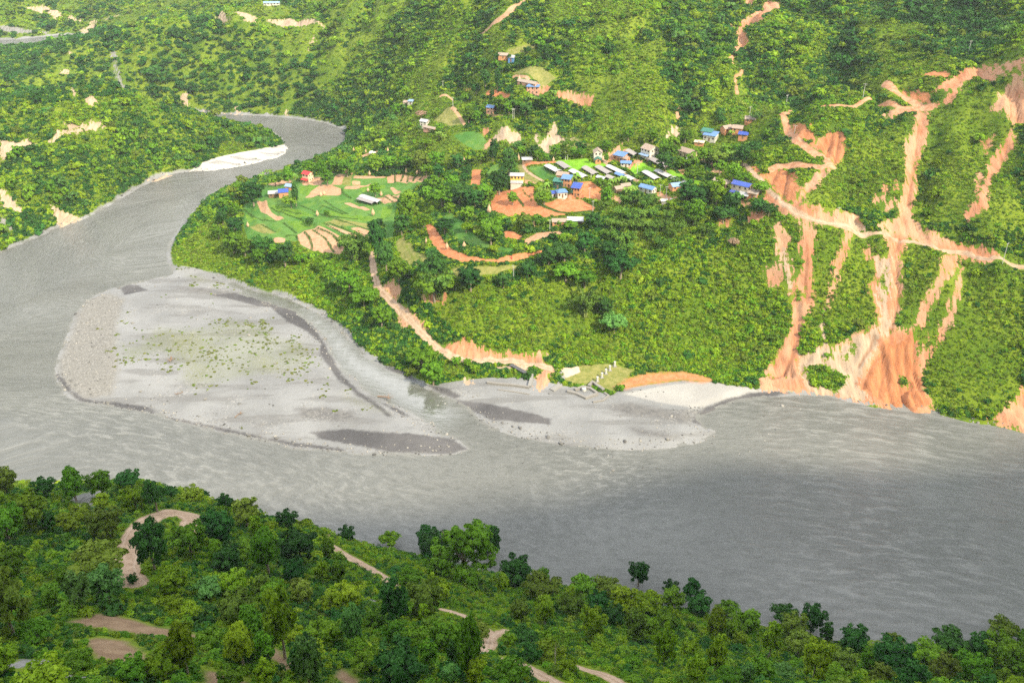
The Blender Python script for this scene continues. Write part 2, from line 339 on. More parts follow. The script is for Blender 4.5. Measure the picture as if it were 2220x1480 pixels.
area('pale','I',[(980,880),(1020,830),(1060,810),(1090,840),(1150,850),(1160,910),(1080,915),(1000,900)]); area('pale','I',[(1260,925),(1330,870),(1335,820),(1365,800),(1380,775),(1390,850),(1420,880),(1480,890),(1400,920),(1340,930),(1345,990),(1300,990)])
area('pale','I',[(1235,860),(1260,855),(1265,900),(1285,910),(1250,915)]); area('bare','I',[(910,830),(940,830),(945,860),(915,865)]); area('bare','I',[(905,970),(950,900),(975,890),(945,940)])
area('dry','I',[(1400,920),(1500,880),(1540,920),(1600,930),(1500,960)]); area('tan','I',[(80,1020),(160,985),(245,965),(240,985),(140,1015)])
area('bare','I',[(2150,700),(2175,670),(2165,760),(2150,770)]); area('pale','I',[(2090,900),(2110,850),(2140,810),(2175,850),(2160,890),(2130,860),(2100,905)]); area('bare','I',[(1760,960),(1790,930),(1800,960)])
# spur below the village
area('red','E',[(540,25),(580,15),(620,60),(660,130),(700,170),(760,200),(830,225),(920,240),(1000,240),(1180,200),(1310,180),(1280,205),(1150,245),(1050,262),(930,265),(780,262),(700,240),(620,190),(570,130)],'red crescent field along the spur')
area('green','E',[(640,-30),(700,-60),(780,0),(850,80),(960,150),(1120,180),(1090,195),(920,175),(800,150),(740,120),(700,70)],'bright green strip field inside the red crescent')
area('red','E',[(1020,80),(1060,60),(1160,90),(1150,120),(1060,110)],'small red patch above the crescent field'); area('tan','E',[(1160,130),(1260,70),(1420,60),(1430,80),(1280,110),(1180,160)])
area('dry','E',[(700,310),(850,290),(1000,285),(1160,285),(1100,325),(900,345),(720,355)])
area('dry','E',[(350,130),(410,80),(415,160),(470,280),(430,290),(370,220)]); area('dry','E',[(480,200),(520,205),(570,250),(520,255)]); line('dry','E',[(430,140),(490,270)],2)
area('green','A',[(1640,560),(1760,520),(1760,640),(1740,860),(1650,880)])
line('road','E',[(200,200),(203,300),(235,430),(320,515),(380,570),(430,620),(500,700),(570,770),(640,830),(720,872),(830,892),(950,890),(1100,893),(1250,915),(1340,945)],3.4)
area('bare','E',[(280,400),(330,380),(375,440),(345,515),(300,450)]); area('bare','E',[(530,480),(600,475),(670,465),(660,500),(560,510)]); area('bare','E',[(430,600),(480,620),(560,680),(560,700),(480,650)]); area('bare','E',[(365,550),(400,560),(430,600),(420,680),(390,690)])
area('bare','E',[(650,850),(670,800),(720,785),(780,810),(770,750),(830,770),(880,810),(1020,860),(1000,885),(850,890),(720,875)]); area('bare','E',[(1065,880),(1080,830),(1090,860),(1300,850),(1310,915),(1100,893)])
area('pale','E',[(900,930),(1100,915),(1250,930),(1200,960),(1000,950)]); area('pale','E',[(780,1010),(820,1005),(860,1040),(800,1050)])
area('pinksand','E',[(1400,940),(1520,930),(1535,965),(1440,1005)])
area('dry','E',[(1530,920),(1760,915),(1870,955),(1800,1040),(1740,1090),(1650,1050),(1500,1040),(1420,1020)]); area('redsand','E',[(1760,1060),(1850,1000),(1950,975),(2190,965),(2320,990),(2420,1020),(2300,1030),(2190,1015),(1950,1045),(1820,1070)])
for pts in ([(1470,1110),(1560,1170),(1560,1190),(1470,1160)],[(1640,1150),(1720,1110),(1700,1150),(1600,1175)],[(1550,1060),(1600,1060),(1580,1100)]): area('dry','E',pts)
for pts in ([(1170,960),(1260,1000),(1160,990)],[(1080,1010),(1180,990),(1190,1030),(1090,1035)]): area('flatgreen','E',pts)
area('bare','E',[(1250,990),(1330,940),(1370,960),(1330,1000),(1290,1080),(1250,1070)])
area('dark','E',[(690,1120),(760,1150),(900,1160),(1050,1190),(1200,1225),(1350,1265),(1340,1300),(1150,1290),(950,1270),(850,1220),(760,1160)]); area('dark','E',[(560,1050),(690,1075),(760,1120),(720,1140),(620,1090)]); area('dark','E',[(270,930),(360,940),(450,990),(490,1030),(380,990)])
area('wash','E',[(1700,1180),(1850,1160),(2000,1190),(2150,1220),(2300,1260),(2200,1290),(2000,1260),(1850,1240),(1750,1210)]); area('wash','E',[(1850,1320),(2050,1350),(2180,1390),(2050,1390),(1900,1360)]); area('wash','E',[(1850,1090),(2000,1080),(2100,1100),(1950,1130)])
area('dark','F',[(60,1290),(80,1240),(160,1190),(300,1130),(450,1095),(600,1085),(700,1098),(560,1120),(400,1170),(280,1240),(180,1310),(120,1310)])
# island
area('dark','N',[(1700,520),(1850,540),(1950,600),(2030,700),(2100,820),(2150,900),(2190,980),(2190,1040),(2100,920),(2050,840),(2060,780),(1950,690),(1840,640),(1760,570)]); area('dark','E',[(-20,940),(20,1000),(110,1090),(220,1160),(330,1250),(300,1250),(190,1170),(80,1100),(0,1020)])
area('dark','E',[(265,1165),(340,1190),(440,1250),(400,1245),(310,1200)]); area('dark','E',[(-200,1350),(0,1330),(250,1350),(550,1370),(720,1400),(810,1460),(700,1490),(300,1475),(0,1420),(-150,1390)]); area('wash','E',[(-300,1200),(-100,1190),(80,1220),(100,1270),(-60,1290),(-250,1250)])
area('dark','N',[(600,1150),(750,1160),(950,1190),(1010,1225),(860,1200),(700,1180)]); area('dark','N',[(770,430),(820,405),(890,410),(940,440),(860,460),(800,470)]); area('wash','N',[(480,830),(540,770),(570,760),(540,840),(500,860)]); area('wash','N',[(520,850),(640,900),(690,960),(620,980),(540,930)])
area('dark','N',[(1330,470),(1500,460),(1700,500),(1800,560),(1640,540),(1450,490)]); area('wash','N',[(1080,415),(1300,430),(1560,460),(1500,480),(1250,460)]); area('pebble','N',[(400,1060),(380,900),(450,750),(500,600),(560,500),(700,460),(800,500),(750,640),(740,800),(760,960),(720,1110),(540,1140)])
area('weed','N',[(900,700),(1000,640),(1250,660),(1500,600),(1750,640),(1850,720),(2000,740),(2060,800),(2060,940),(1960,960),(1980,1000),(1850,1000),(1600,1030),(1420,1070),(1280,1100),(1160,1050),(1100,960),(1000,880),(800,940),(700,900),(700,700),(850,760)])
area('weed2','N',[(1040,770),(1150,720),(1260,700),(1380,800),(1250,900),(1400,920),(1290,1080),(1200,1060),(1140,1010),(1180,900),(1080,830)]); area('weed2','N',[(1590,860),(1680,800),(1750,880),(1800,950),(1960,985),(1880,1000),(1700,960),(1600,920)]); area('weed2','E',[(0,1080),(100,1130),(260,1200),(310,1240),(200,1220),(60,1170),(0,1140)])
area('weed2','N',[(1090,130),(1230,80),(1260,280),(1180,280),(1110,200)]); area('weed','N',[(1070,200),(1150,270),(1350,370),(1540,440),(1350,430),(1150,360)]); area('weed2','N',[(1180,340),(1300,340),(1380,390),(1250,400)])
line('weed','N',[(780,600),(760,700),(750,850),(700,900)],2.5)
# white bar on the far side
# landslides on the right hill
S = [('bare',[(595,40),(610,0),(640,60),(690,110),(670,150),(645,170),(660,270),(710,350),(700,400),(640,260),(610,180)]),
 ('bare',[(780,0),(830,0),(840,120),(830,250),(820,400),(830,540),(800,600),(770,700),(760,760),(730,900),(700,1000),(500,985),(540,930),(600,870),(660,760),(700,690),(710,560),(700,430),(720,380),(770,330),(780,240),(755,150)]),
 ('bare',[(1040,50),(1090,80),(1050,170),(1010,290),(980,420),(940,520),(910,580),(930,490),(970,380),(970,280),(1030,180)]),('pale',[(890,660),(910,660),(925,820),(890,840)]),
 ('bare',[(1290,60),(1420,50),(1450,90),(1400,180),(1390,300),(1400,420),(1390,560),(1350,650),(1340,700),(1480,690),(1500,760),(1500,900),(1540,1020),(1590,1180),(1590,1230),(1400,1230),(1230,1170),(1010,1130),(820,1090),(500,1075),(450,1000),(660,990),(740,840),(880,790),(1000,810),(1120,720),(1250,690),(1270,600),(1240,520),(1200,420),(1240,340),(1210,230),(1290,150)]),
 ('bare',[(1690,220),(1760,210),(1740,330),(1640,430),(1600,540),(1530,660),(1480,700),(1520,590),(1580,460),(1650,360)]),('bare',[(1800,300),(1780,450),(1730,620),(1660,750),(1640,740),(1700,600),(1750,450)]),
 ('bare',[(1560,760),(1600,820),(1560,900),(1540,1000),(1510,900)]),('bare',[(1170,190),(1200,150),(1210,230),(1180,230)]),('bare',[(540,310),(640,300),(650,330),(600,420),(560,360)]),
 ('pale',[(1230,230),(1330,250),(1340,400),(1320,520),(1330,690),(1290,720),(1240,790),(1190,860),(1150,760),(1250,690),(1280,600),(1250,480),(1270,380),(1230,300)]),('pale',[(620,180),(650,190),(670,290),(710,370),(700,440),(640,270)]),
 ('bare',[(1980,1260),(2100,1200),(2190,1080),(2260,1000),(2330,1400),(2100,1330)]),('pale',[(800,850),(900,840),(1000,840),(1130,760),(1180,860),(1080,960),(900,900)]),
 ('bare',[(1400,-40),(1500,0),(1560,60),(1700,130),(1760,210),(1620,170),(1450,90),(1340,60),(1250,30)]),('bare',[(1700,130),(1900,160),(2030,220),(1980,240),(1780,220),(1700,180)]),('bare',[(860,0),(960,-60),(1130,-40),(1160,30),(1100,40),(980,0)])]
for a, b in S: area(a, 'F', b)
area('flatgreen','F',[(800,940),(900,920),(1050,970),(1080,1000),(1000,1090),(830,1050),(800,990)])
for a, b in [('bare',[(1280,735),(1380,690),(1560,690),(1700,640),(1740,570),(1640,570),(1700,510),(1780,460),(1930,420),(2080,420),(2190,400),(2300,390),(2300,460),(2190,470),(2000,490),(1800,510),(1770,560),(1740,630),(1600,690),(1520,720),(1420,720),(1330,760)]),
 ('cut',[(850,950),(880,890),(940,850),(1050,840),(1050,950),(990,1060),(930,1010)]),('bare',[(850,950),(880,890),(950,850),(970,900),(930,1000)]),('cut',[(520,1110),(640,1080),(720,1110),(740,1200),(720,1280),(660,1290),(580,1200)]),  # cut: road-cut faces, their shade put in as darker soil
 ('bare',[(540,1110),(610,1070),(640,1090),(600,1150)]),('cut',[(690,760),(740,790),(860,870),(840,940),(740,880)]),('cut',[(440,1070),(500,1080),(540,1150),(500,1130)]),('cut',[(1360,550),(1500,580),(1590,610),(1590,680),(1530,670),(1440,620)]),('cut',[(1530,480),(1600,460),(1740,465),(1700,500),(1560,495)]),
 ('bare',[(1500,720),(1560,700),(1570,800),(1540,950),(1480,1100),(1500,1180),(1480,1300),(1430,1480),(1375,1480),(1400,1300),(1440,1150),(1420,940),(1480,850),(1500,780)]),
 ('bare',[(2110,850),(2130,900),(2050,1050),(1990,1120),(1960,1200),(1940,1330),(1850,1400),(1810,1380),(1900,1280),(1930,1180),(1970,1050),(2060,930)]),('bare',[(2040,610),(2100,540),(2140,510),(2190,560),(2300,600),(2300,800),(2190,790),(2130,780),(2060,700),(2000,690)]),
 ('bare',[(890,1080),(940,1090),(860,1190),(800,1240),(740,1330),(690,1330),(760,1260),(800,1180),(840,1120)]),('bare',[(500,1280),(560,1220),(690,1340),(800,1310),(940,1360),(1160,1430),(1170,1470),(1000,1440),(800,1410),(660,1370),(530,1300)]),
 ('pale',[(1060,1420),(1110,1400),(1170,1450),(1160,1480),(1080,1460)]),('bare',[(540,0),(620,20),(625,60),(560,90),(510,130),(440,150),(380,170),(410,230),(410,280),(360,295),(340,220),(370,170),(350,150),(430,110),(500,60)]),('bare',[(420,0),(460,-5),(430,35),(405,35)]),
 ('bare',[(170,200),(250,195),(270,170),(350,150),(330,180),(240,210)]),('bare',[(1240,1260),(1290,1260),(1280,1290),(1240,1290)]),('bare',[(1290,1190),(1310,1190),(1300,1240)]),('bare',[(1370,1160),(1380,1210),(1350,1230)]),('bare',[(1320,1290),(1350,1280),(1340,1350),(1290,1360)]),
 ('bare',[(240,1410),(290,1410),(280,1450),(240,1440)]),('bare',[(440,1370),(540,1340),(500,1400),(440,1400)]),('bare',[(1880,1150),(1920,1100),(1900,1280)]),('bare',[(1940,900),(1970,900),(1950,980)])]: area(a,'G',b)
line('redroad','G',[(355,300),(320,360),(300,390)],2.5); line('redroad','G',[(300,390),(390,455),(335,500),(350,600)],1.6)
line('road','G',[(390,1055),(440,1100),(520,1170),(560,1230),(640,1310),(720,1360),(830,1400),(950,1430),(1080,1460),(1200,1500)],2.2); line('road','F',[(880,0),(1040,40),(1200,85),(1330,90),(1480,130),(1650,180),(1800,200),(1960,240),(2190,295),(2320,330)],1.5)
line('redroad','G',[(690,712),(640,735),(670,820),(730,900),(810,960),(900,1010),(960,1070),(880,1075),(700,1060),(600,1065),(560,1090)],3.4)
line('redroad','G',[(1300,535),(1360,580),(1440,640),(1530,690),(1590,690)],3.6); line('redroad','G',[(900,680),(1100,685),(1250,680),(1400,690),(1550,690)],2.2)
KEEP = [hits('F', q) for q in ([(790,920),(900,920),(1000,970),(1075,990),(1040,1050),(980,1095),(900,1060),(830,1060),(800,990)],[(1010,860),(1100,800),(1110,830),(1050,880)],[(735,810),(800,760),(890,780),(840,840),(760,850)],[(1350,650),(1400,560),(1425,640),(1400,690)],[(1480,700),(1520,660),(1600,740),(1560,820),(1510,800)],[(1260,380),(1300,300),(1310,440),(1280,480)],[(730,430),(770,440),(770,500),(740,490)],[(1390,1000),(1440,990),(1460,1060),(1400,1060)],[(900,850),(960,830),(960,880),(910,890)],[(1200,90),(1270,80),(1330,180),(1300,240),(1230,220)],[(720,60),(760,80),(750,150),(710,130)])]
area('cut','F',[(1285,780),(1330,755),(1400,740),(1480,700),(1505,900),(1540,1020),(1590,1190),(1500,1215),(1400,1205),(1250,1150),(1150,1050),(1180,960),(1250,860)])
area('pale','F',[(760,830),(900,800),(1010,815),(1130,730),(1230,700),(1250,800),(1180,930),(1130,1050),(1230,1150),(1100,1140),(950,1110),(820,1090),(740,980)])
for q in ([(1285,790),(1295,950),(1262,1130)],[(1330,760),(1312,950),(1345,1190)],[(1380,760),(1372,900),(1430,1190)],[(1255,860),(1190,980),(1158,1060)],[(1440,740),(1432,900),(1500,1190)],[(1490,790),(1490,1000),(1560,1180)],[(690,890),(645,980),(560,1000)],[(715,780),(700,900),(700,1000)],[(1350,320),(1395,420),(1372,560),(1340,690)],[(1230,730),(1200,820),(1130,930)],[(800,240),(790,400),(800,520)],[(1400,100),(1360,200),(1385,330)]): line('rill','F',q,.9)
for q in ([(2100,560),(2110,760)],[(2150,540),(2160,780)],[(960,860),(930,1000)],[(1010,860),(980,1040)],[(600,1110),(560,1190)],[(680,1110),(640,1280)],[(1520,760),(1500,1000),(1450,1300)]): line('rill','G',q,.9)
area('palesand','P',[(1350,853),(1450,834),(1560,825),(1640,834),(1745,846),(1660,853),(1570,868),(1505,886),(1440,874)])
line('dark','N',[(365,985),(440,1080),(520,1142),(600,1160),(750,1198),(950,1222),(1100,1268),(1400,1330),(1700,1398),(1900,1430),(2190,1470)],1.8)
# far left
for a, b in [('pale',[(420,790),(570,790),(560,820),(450,860)]),('pale',[(0,890),(120,910),(200,880),(230,930),(100,960),(50,1000),(0,1050)]),('pale',[(0,1210),(100,1290),(180,1390),(120,1370),(30,1320),(0,1300)]),('pale',[(320,1320),(440,1370),(510,1400),(440,1460),(385,1465),(350,1390)]),
 ('pale',[(540,640),(590,590),(640,640),(570,690)]),('pale',[(1150,620),(1200,600),(1210,680),(1150,660)]),('gray',[(700,310),(740,330),(760,450),(800,580),(770,570),(740,450)]),('pale',[(440,555),(490,620),(470,620)]),('pale',[(390,450),(440,450),(440,470),(390,470)]),('pale',[(440,330),(470,340),(460,370)]),
 ('pale',[(1470,100),(1650,110),(1640,140),(1580,140)]),('pale',[(1700,130),(1850,120),(2110,190),(2100,200),(1900,170)]),('pale',[(150,50),(280,30),(420,125),(350,125),(250,75)]),('pale',[(440,95),(800,100),(700,125),(600,130),(440,120)]),('gray',[(0,165),(120,180),(200,195),(330,212),(300,218),(120,215),(0,200)]),  # gray strip: far cliffs in shade, the shade put into the colour
 ('pale',[(600,140),(620,190),(540,210),(500,195)]),('pale',[(1500,680),(1530,680),(1535,730),(1510,720)]),('pale',[(960,1160),(1060,1130),(1130,1120),(1000,1170)]),('gray',[(0,1370),(60,1440),(110,1480),(0,1480)]),
 ('pale',[(2010,240),(2030,240),(1990,320),(1980,320)]),('pale',[(1380,95),(1480,130),(1400,140)]),('pale',[(1820,740),(1840,710),(1850,745)]),('pale',[(1300,715),(1520,735),(1800,760),(1850,770),(1600,755),(1350,725)])]: area(a,'H',b)
line('pale','H',[(210,930),(340,910),(480,850),(600,810),(650,790)],2.6)
area('whitebar','P',[(408,372),(440,352),(500,335),(560,324),(620,314),(626,328),(600,345),(540,358),(470,371)])
# near bank
line('road','J',[(850,830),(800,780),(790,730),(830,640),(860,560),(900,480),(980,415),(1100,385),(1200,395),(1250,440),(1240,500)],5.4)
area('gray','J',[(410,300),(520,260),(690,240),(690,290),(600,300),(590,400),(500,350)]); area('soil','J',[(440,1090),(620,1035),(760,1050),(900,1090),(1050,1130),(1180,1140),(1300,1200),(1150,1200),(980,1190),(800,1150),(600,1120)])
area('soil','J',[(400,1230),(620,1190),(800,1210),(900,1280),(950,1320),(800,1340),(640,1340),(560,1230)]); area('gray','J',[(90,1330),(200,1325),(400,1400),(550,1490),(300,1490),(100,1370)])
line('road','K',[(-60,600),(0,650),(100,700),(220,770),(340,850)],4); area('gray','K',[(160,930),(240,960),(200,975)]); line('road','K',[(660,1010),(800,1050),(900,1120),(960,1160),(950,1240),(920,1290)],2.6); line('road','K',[(950,1190),(1050,1140),(1110,1150)],2)
line('road','K',[(1080,1330),(1190,1380),(1280,1430),(1400,1500)],3); line('road','K',[(1490,1370),(1600,1400),(1750,1460),(1830,1520)],3); area('soil','K',[(0,1390),(120,1470),(60,1500),(-40,1440)]); area('soil','J',[(1330,1400),(1500,1440),(1600,1490),(1330,1490)]); area('soil','J',[(1690,1200),(1760,1260),(1900,1370),(1830,1400),(1720,1290)])
area('soil','K',[(-100,545),(30,555),(120,545),(180,530),(100,520)]); area('pebble','L',[(1280,1200),(1400,1180),(1640,1190),(1700,1220),(1500,1250),(1330,1240)])
# shoreline stones
print('areas', sum(len(v) for v in LAY.values()))

def layer_sd(name, P):
    out = np.full(len(P), -9.)
    for a in LAY.get(name, []):
        out = np.maximum(out, sd_poly(P, a[1]) if a[0] == 'p' else sd_line(P, a[1], a[2]))
    return out
LN = ['redroad','palesand','rill','green','lime','dry','tan','red','soil','flatgreen','bund','bare','cut','pale','gray','wash','dark','pebble','weed','weed2','pinksand','redsand','whitebar','road']
LSD = {n: layer_sd(n, GP) for n in LN}
_kp = np.max(np.stack([sd_poly(GP, q) for q in KEEP]), 0)
LSD['bare'] = LSD['bare']+.5*(LSD['bare'] > -8.9)
for n in ('bare','pale','cut'): LSD[n] = np.minimum(LSD[n], -_kp)
isl = np.maximum(sd_poly(GP, IPOLY)+2.5, LSD['whitebar'])
# the open gravel shore on the village side
BAR = hits('E',[(500,1040),(600,1050),(760,1020),(960,1000),(1220,1000),(1400,1050),(1500,1060),(1640,1090),(1740,1110),(1800,1075),(1950,1048),(2190,1020),(2440,1040),(2700,1090),(3100,1120),(2600,1600),(1200,1700),(500,1300)])
LSD['sand'] = np.maximum(np.maximum(sd_poly(GP, BAR), isl), LSD['pinksand'])
LSD['sand'] = np.maximum(LSD['sand'], np.where((GW.ravel() > -3.2) & (GP[:, 1] > 300) & (GP[:, 1] < 1300), np.clip(GW.ravel()+1.1+(fbm(GP[:,0],GP[:,1],7,2,3)-.5)*2.5, -9, .35), -9))
# gullies in the open slides
slide = np.maximum(LSD['bare'], LSD['pale'])
gul = (fbm(GP[:, 0]*1.0+fbm(GP[:,0],GP[:,1],20,2,8)*14, GP[:, 1]*.12, 3.2, 3, 77)-.5)*2
GZ = GZ+(np.clip(slide, 0, 2)*.5*gul*2.6).reshape(NR, NAZ)-(np.clip(slide, 0, 2)*.25).reshape(NR, NAZ)*(GZ > 3)
GZ = GZ-(smooth(-.9, .45, LSD['rill'])*1.1).reshape(NR, NAZ)
# terraced plots step down the slope
_t1 = GZ/1.3; _st = 1.3*(np.floor(_t1)+smooth(.72, 1, _t1-np.floor(_t1))); _m = smooth(.5, 4, np.maximum(LSD['green'], np.maximum(LSD['dry'], LSD['lime'])).reshape(NR, NAZ))*(GY > 330)
GZ = GZ*(1-_m)+_st*_m
SOFTSD = np.max(np.stack([LSD[n] for n in ('bare','cut','pale','gray')]), 0); HARDSD = np.max(np.stack([LSD[n] for n in ('redroad','green','lime','tan','red','soil','sand','road','pinksand','redsand','whitebar','dry')]), 0)
VEGSD = np.max(np.stack([LSD[n] for n in ('green','lime','tan','red','soil','flatgreen','bare','cut','pale','gray','sand','road','pinksand','redsand','whitebar','dry')]), 0)

# ------------------------------------------------------------ ground material
def ground_material():
    t = NT('ground'); A = {n: t.attr('m_'+n) for n in LN+['sand']}
    n1 = t.noise(.045, 5); n2 = t.noise(.5, 4); n3 = t.noise(2.2, 3); nb = t.noise(.35, 6, rough=.65); nfine = t.noise(6, 2)
    col = t.mix(t.rng(n1, .35, .65), (.085, .155, .011), (.165, .225, .018))
    col = t.mix(t.rng(n2, .45, .65, 0, .8), col, (.035, .08, .010))
    col = t.mix(t.rng(n3, .5, .75, 0, .5), col, (.17, .24, .022))
    def lay(name, c1, c2, nz, amp=.6, soft=.35):
        nonlocal col
        c = t.mix(t.rng(nz, .35, .65), c1, c2)
        s = t.math('ADD', A[name], t.math('MULTIPLY', t.math('SUBTRACT', nb, .5), amp))
        col = t.mix(t.rng(s, -soft, soft), col, c)
    lay('green', (.058, .165, .03), (.11, .225, .048), n1, .5); col = t.mix(t.math('MULTIPLY', t.rng(A['green'], 0, .6), t.rng(t.noise(.16, 3), .5, .62, 0, .6)), col, (.14, .24, .04)); col = t.mix(t.math('MULTIPLY', t.rng(A['green'], 0, .6), t.rng(t.noise(1, 3, t.scaled(t.pos(), .25, 1.5, 0)), .45, .7, 0, .45)), col, (.03, .085, .015))
    lay('flatgreen', (.085, .19, .02), (.14, .25, .03), n2, .5)
    lay('lime', (.14, .34, .02), (.20, .41, .03), n2, .4)
    lay('dry', (.17, .19, .05), (.26, .25, .085), n2, 2.0, .7)
    lay('sand', (.204, .210, .216), (.258, .265, .272), n1, 1.2)
    lay('whitebar', (.44, .43, .41), (.50, .49, .465), n3)
    col = t.mix(t.math('MULTIPLY', t.rng(A['sand'], 1, 3), t.rng(t.noise(1, 4, t.scaled(t.pos(), .03, .14, 0)), .5, .62, 0, .6)), col, (.15, .15, .15)); lay('wash', (.13, .13, .132), (.17, .168, .166), n2, 4, 2.5)
    lay('pebble', (.165, .162, .152), (.25, .245, .232), n3, 4, 2)
    # stones: pale and dark cells
    vor = t.new('ShaderNodeTexVoronoi'); vor.inputs['Scale'].default_value = 1.8; t.l.new(t.pos(), vor.inputs['Vector'])
    vs = t.new('ShaderNodeSeparateColor'); t.l.new(vor.outputs['Color'], vs.inputs['Color'])
    stone = t.math('MULTIPLY', t.rng(A['sand'], .2, 1.5), t.rng(vs.outputs[0], .72, .8))
    stone = t.math('MULTIPLY', stone, t.math('MAXIMUM', t.rng(t.noise(.06, 3), .52, .62), t.rng(A['pebble'], -2, 2)))
    col = t.mix(t.math('MULTIPLY', stone, .5), col, t.mix(vs.outputs[1], (.09, .09, .09), (.40, .39, .37)))
    lay('palesand', (.32, .315, .305), (.38, .375, .36), n1, 2, 1)
    lay('dark', (.075, .075, .08), (.125, .123, .127), n1, 3, .9)
    w1 = t.math('ADD', A['weed'], t.math('MULTIPLY', t.math('SUBTRACT', nfine, .70), 30)); w1 = t.math('MULTIPLY', t.rng(w1, -1, 1.5), t.rng(n3, .38, .55))
    col = t.mix(t.math('MULTIPLY', w1, .4), col, (.16, .19, .05))
    w2 = t.math('ADD', A['weed2'], t.math('MULTIPLY', t.math('SUBTRACT', nfine, .56), 24)); w2 = t.math('MULTIPLY', t.rng(w2, -1, 2), t.rng(n3, .38, .6, .0, .8))
    col = t.mix(t.math('MULTIPLY', w2, .55), col, t.mix(n3, (.10, .15, .025), (.24, .22, .08)))
    lay('pinksand', (.55, .42, .32), (.6, .47, .37), n2)
    lay('redsand', (.42, .175, .08), (.50, .24, .12), n2, 5, 2)
    lay('tan', (.40, .235, .14), (.47, .30, .19), n2, .5)
    lay('soil', (.22, .145, .09), (.29, .20, .125), n2, 1.5, .8)
    lay('red', (.45, .165, .075), (.52, .225, .11), n2, .5)
    lay('bund', (.02, .055, .008), (.05, .10, .015), n2, .9)
    # slopes laid bare: ragged edges, streaked down the slope
    st = t.noise(.8, 5, t.scaled(t.pos(), 1, .16, .16), .6); st2 = t.noise(2.4, 3, t.scaled(t.pos(), 1, .12, .12))
    rag = t.math('ADD', t.math('MULTIPLY', t.math('SUBTRACT', st, .5), 9), t.math('ADD', t.math('MULTIPLY', t.math('SUBTRACT', n2, .5), 6), t.math('MULTIPLY', t.math('SUBTRACT', n3, .5), 3.5)))
    bsd = t.math('ADD', A['bare'], rag)
    bc = t.mix(t.rng(st, .3, .7), (.38, .155, .08), (.50, .25, .145)); bc = t.mix(t.rng(t.noise(.05, 3), .42, .6, 0, .6), bc, (.50, .33, .215)); bc = t.mix(t.rng(st2, .55, .75, 0, .4), bc, (.58, .38, .24)); bc = t.mix(t.rng(st2, .45, .3, 0, .6), bc, (.24, .12, .07))
    col = t.mix(t.rng(bsd, -.3, .3), col, bc)
    pc = t.mix(t.rng(st, .3, .7), (.34, .25, .175), (.48, .365, .265)); pc = t.mix(t.rng(st2, .5, .7, 0, .6), pc, (.28, .23, .18))
    col = t.mix(t.rng(t.math('ADD', A['pale'], rag), -.4, .4), col, pc)
    cc = t.mix(t.rng(st, .3, .7), (.33, .125, .055), (.50, .22, .105)); col = t.mix(t.rng(t.math('ADD', A['cut'], rag), -.3, .3), col, cc)
    gc = t.mix(t.rng(st, .3, .7), (.15, .155, .145), (.27, .265, .25)); col = t.mix(t.rng(t.math('ADD', A['gray'], rag), -.4, .4), col, gc)
    lay('redroad', (.42, .20, .11), (.54, .31, .19), n2, 2.2)
    rsd = t.math('ADD', A['road'], t.math('MULTIPLY', t.math('SUBTRACT', nb, .5), 1.6))
    rc = t.mix(t.rng(n2, .35, .65), (.36, .25, .17), (.47, .34, .24)); rc = t.mix(t.rng(t.math('ABSOLUTE', t.math('SUBTRACT', A['road'], .9)), .28, .12, 0, .45), rc, (.54, .42, .32))
    col = t.mix(t.rng(rsd, -.3, .3), col, rc)
    col = t.mix(t.rng(A['rill'], -.5, .4, 0, .65), col, (.22, .10, .055))
    # clods and tilth
    col = t.mix(t.rng(nfine, .62, .75, 0, .22), col, (.05, .045, .035))
    t.put(t.p.inputs['Base Color'], col); t.p.inputs['Roughness'].default_value = .95; t.p.inputs['Specular IOR Level'].default_value = .1
    h = t.math('ADD', t.math('MULTIPLY', n3, .5), t.math('MULTIPLY', n2, .8)); t.bump(h, .55, .6)
    return t.m
GROUND = ground_material()

# ------------------------------------------------------------ ground objects: one sheet, cut along the edges of its fields, bars and roads
cls = np.zeros(len(GP), np.int32)
CLASSES = [('terrain', 'green hills and banks on both sides of the grey river')]
def claim(mask, name, label):
    CLASSES.append((name, label)); cls[mask] = len(CLASSES)-1
claim(sd_poly(GP, BAR) > 0, 'gravel_shore', 'grey white gravel shore under the village slope')
claim((sd_poly(GP, IPOLY) > -1), 'gravel_island', 'pale gravel island with olive weeds in the middle of the river')
claim(LSD['whitebar'] > 0, 'sand_beach', 'white sand beach at the tip of the wooded peninsula')
for lb, P in FIELDS: claim(sd_poly(GP, P) > 0, 'field', lb)
far_road = LSD['road'] > 0
claim(far_road & (GP[:, 1] > 300), 'dirt_road', 'dirt roads cut across the village side slopes'); claim(far_road & (GP[:, 1] <= 300), 'dirt_track', 'sandy tracks winding down the near wooded bank')
ii, jj = np.meshgrid(np.arange(NR-1), np.arange(NAZ-1), indexing='ij')
v00 = (ii*NAZ+jj).ravel(); QF = np.stack([v00, v00+NAZ, v00+NAZ+1, v00+1], -1)
fc = cls[v00]
GV = np.stack([GX.ravel(), GY.ravel(), GZ.ravel()], -1)
for k, (nm, lb) in enumerate(CLASSES):
    F = QF[fc == k]
    if not len(F): continue
    used, inv = np.unique(F, return_inverse=True)
    me = mesh_np(nm, GV[used], inv.reshape(-1, 4), [GROUND], True)
    for n in LN+['sand']: attr(me, 'm_'+n, LSD[n][used])
    tag(link(bpy.data.objects.new(nm, me)), lb, kind='structure', cat=nm.replace('_', ' '))
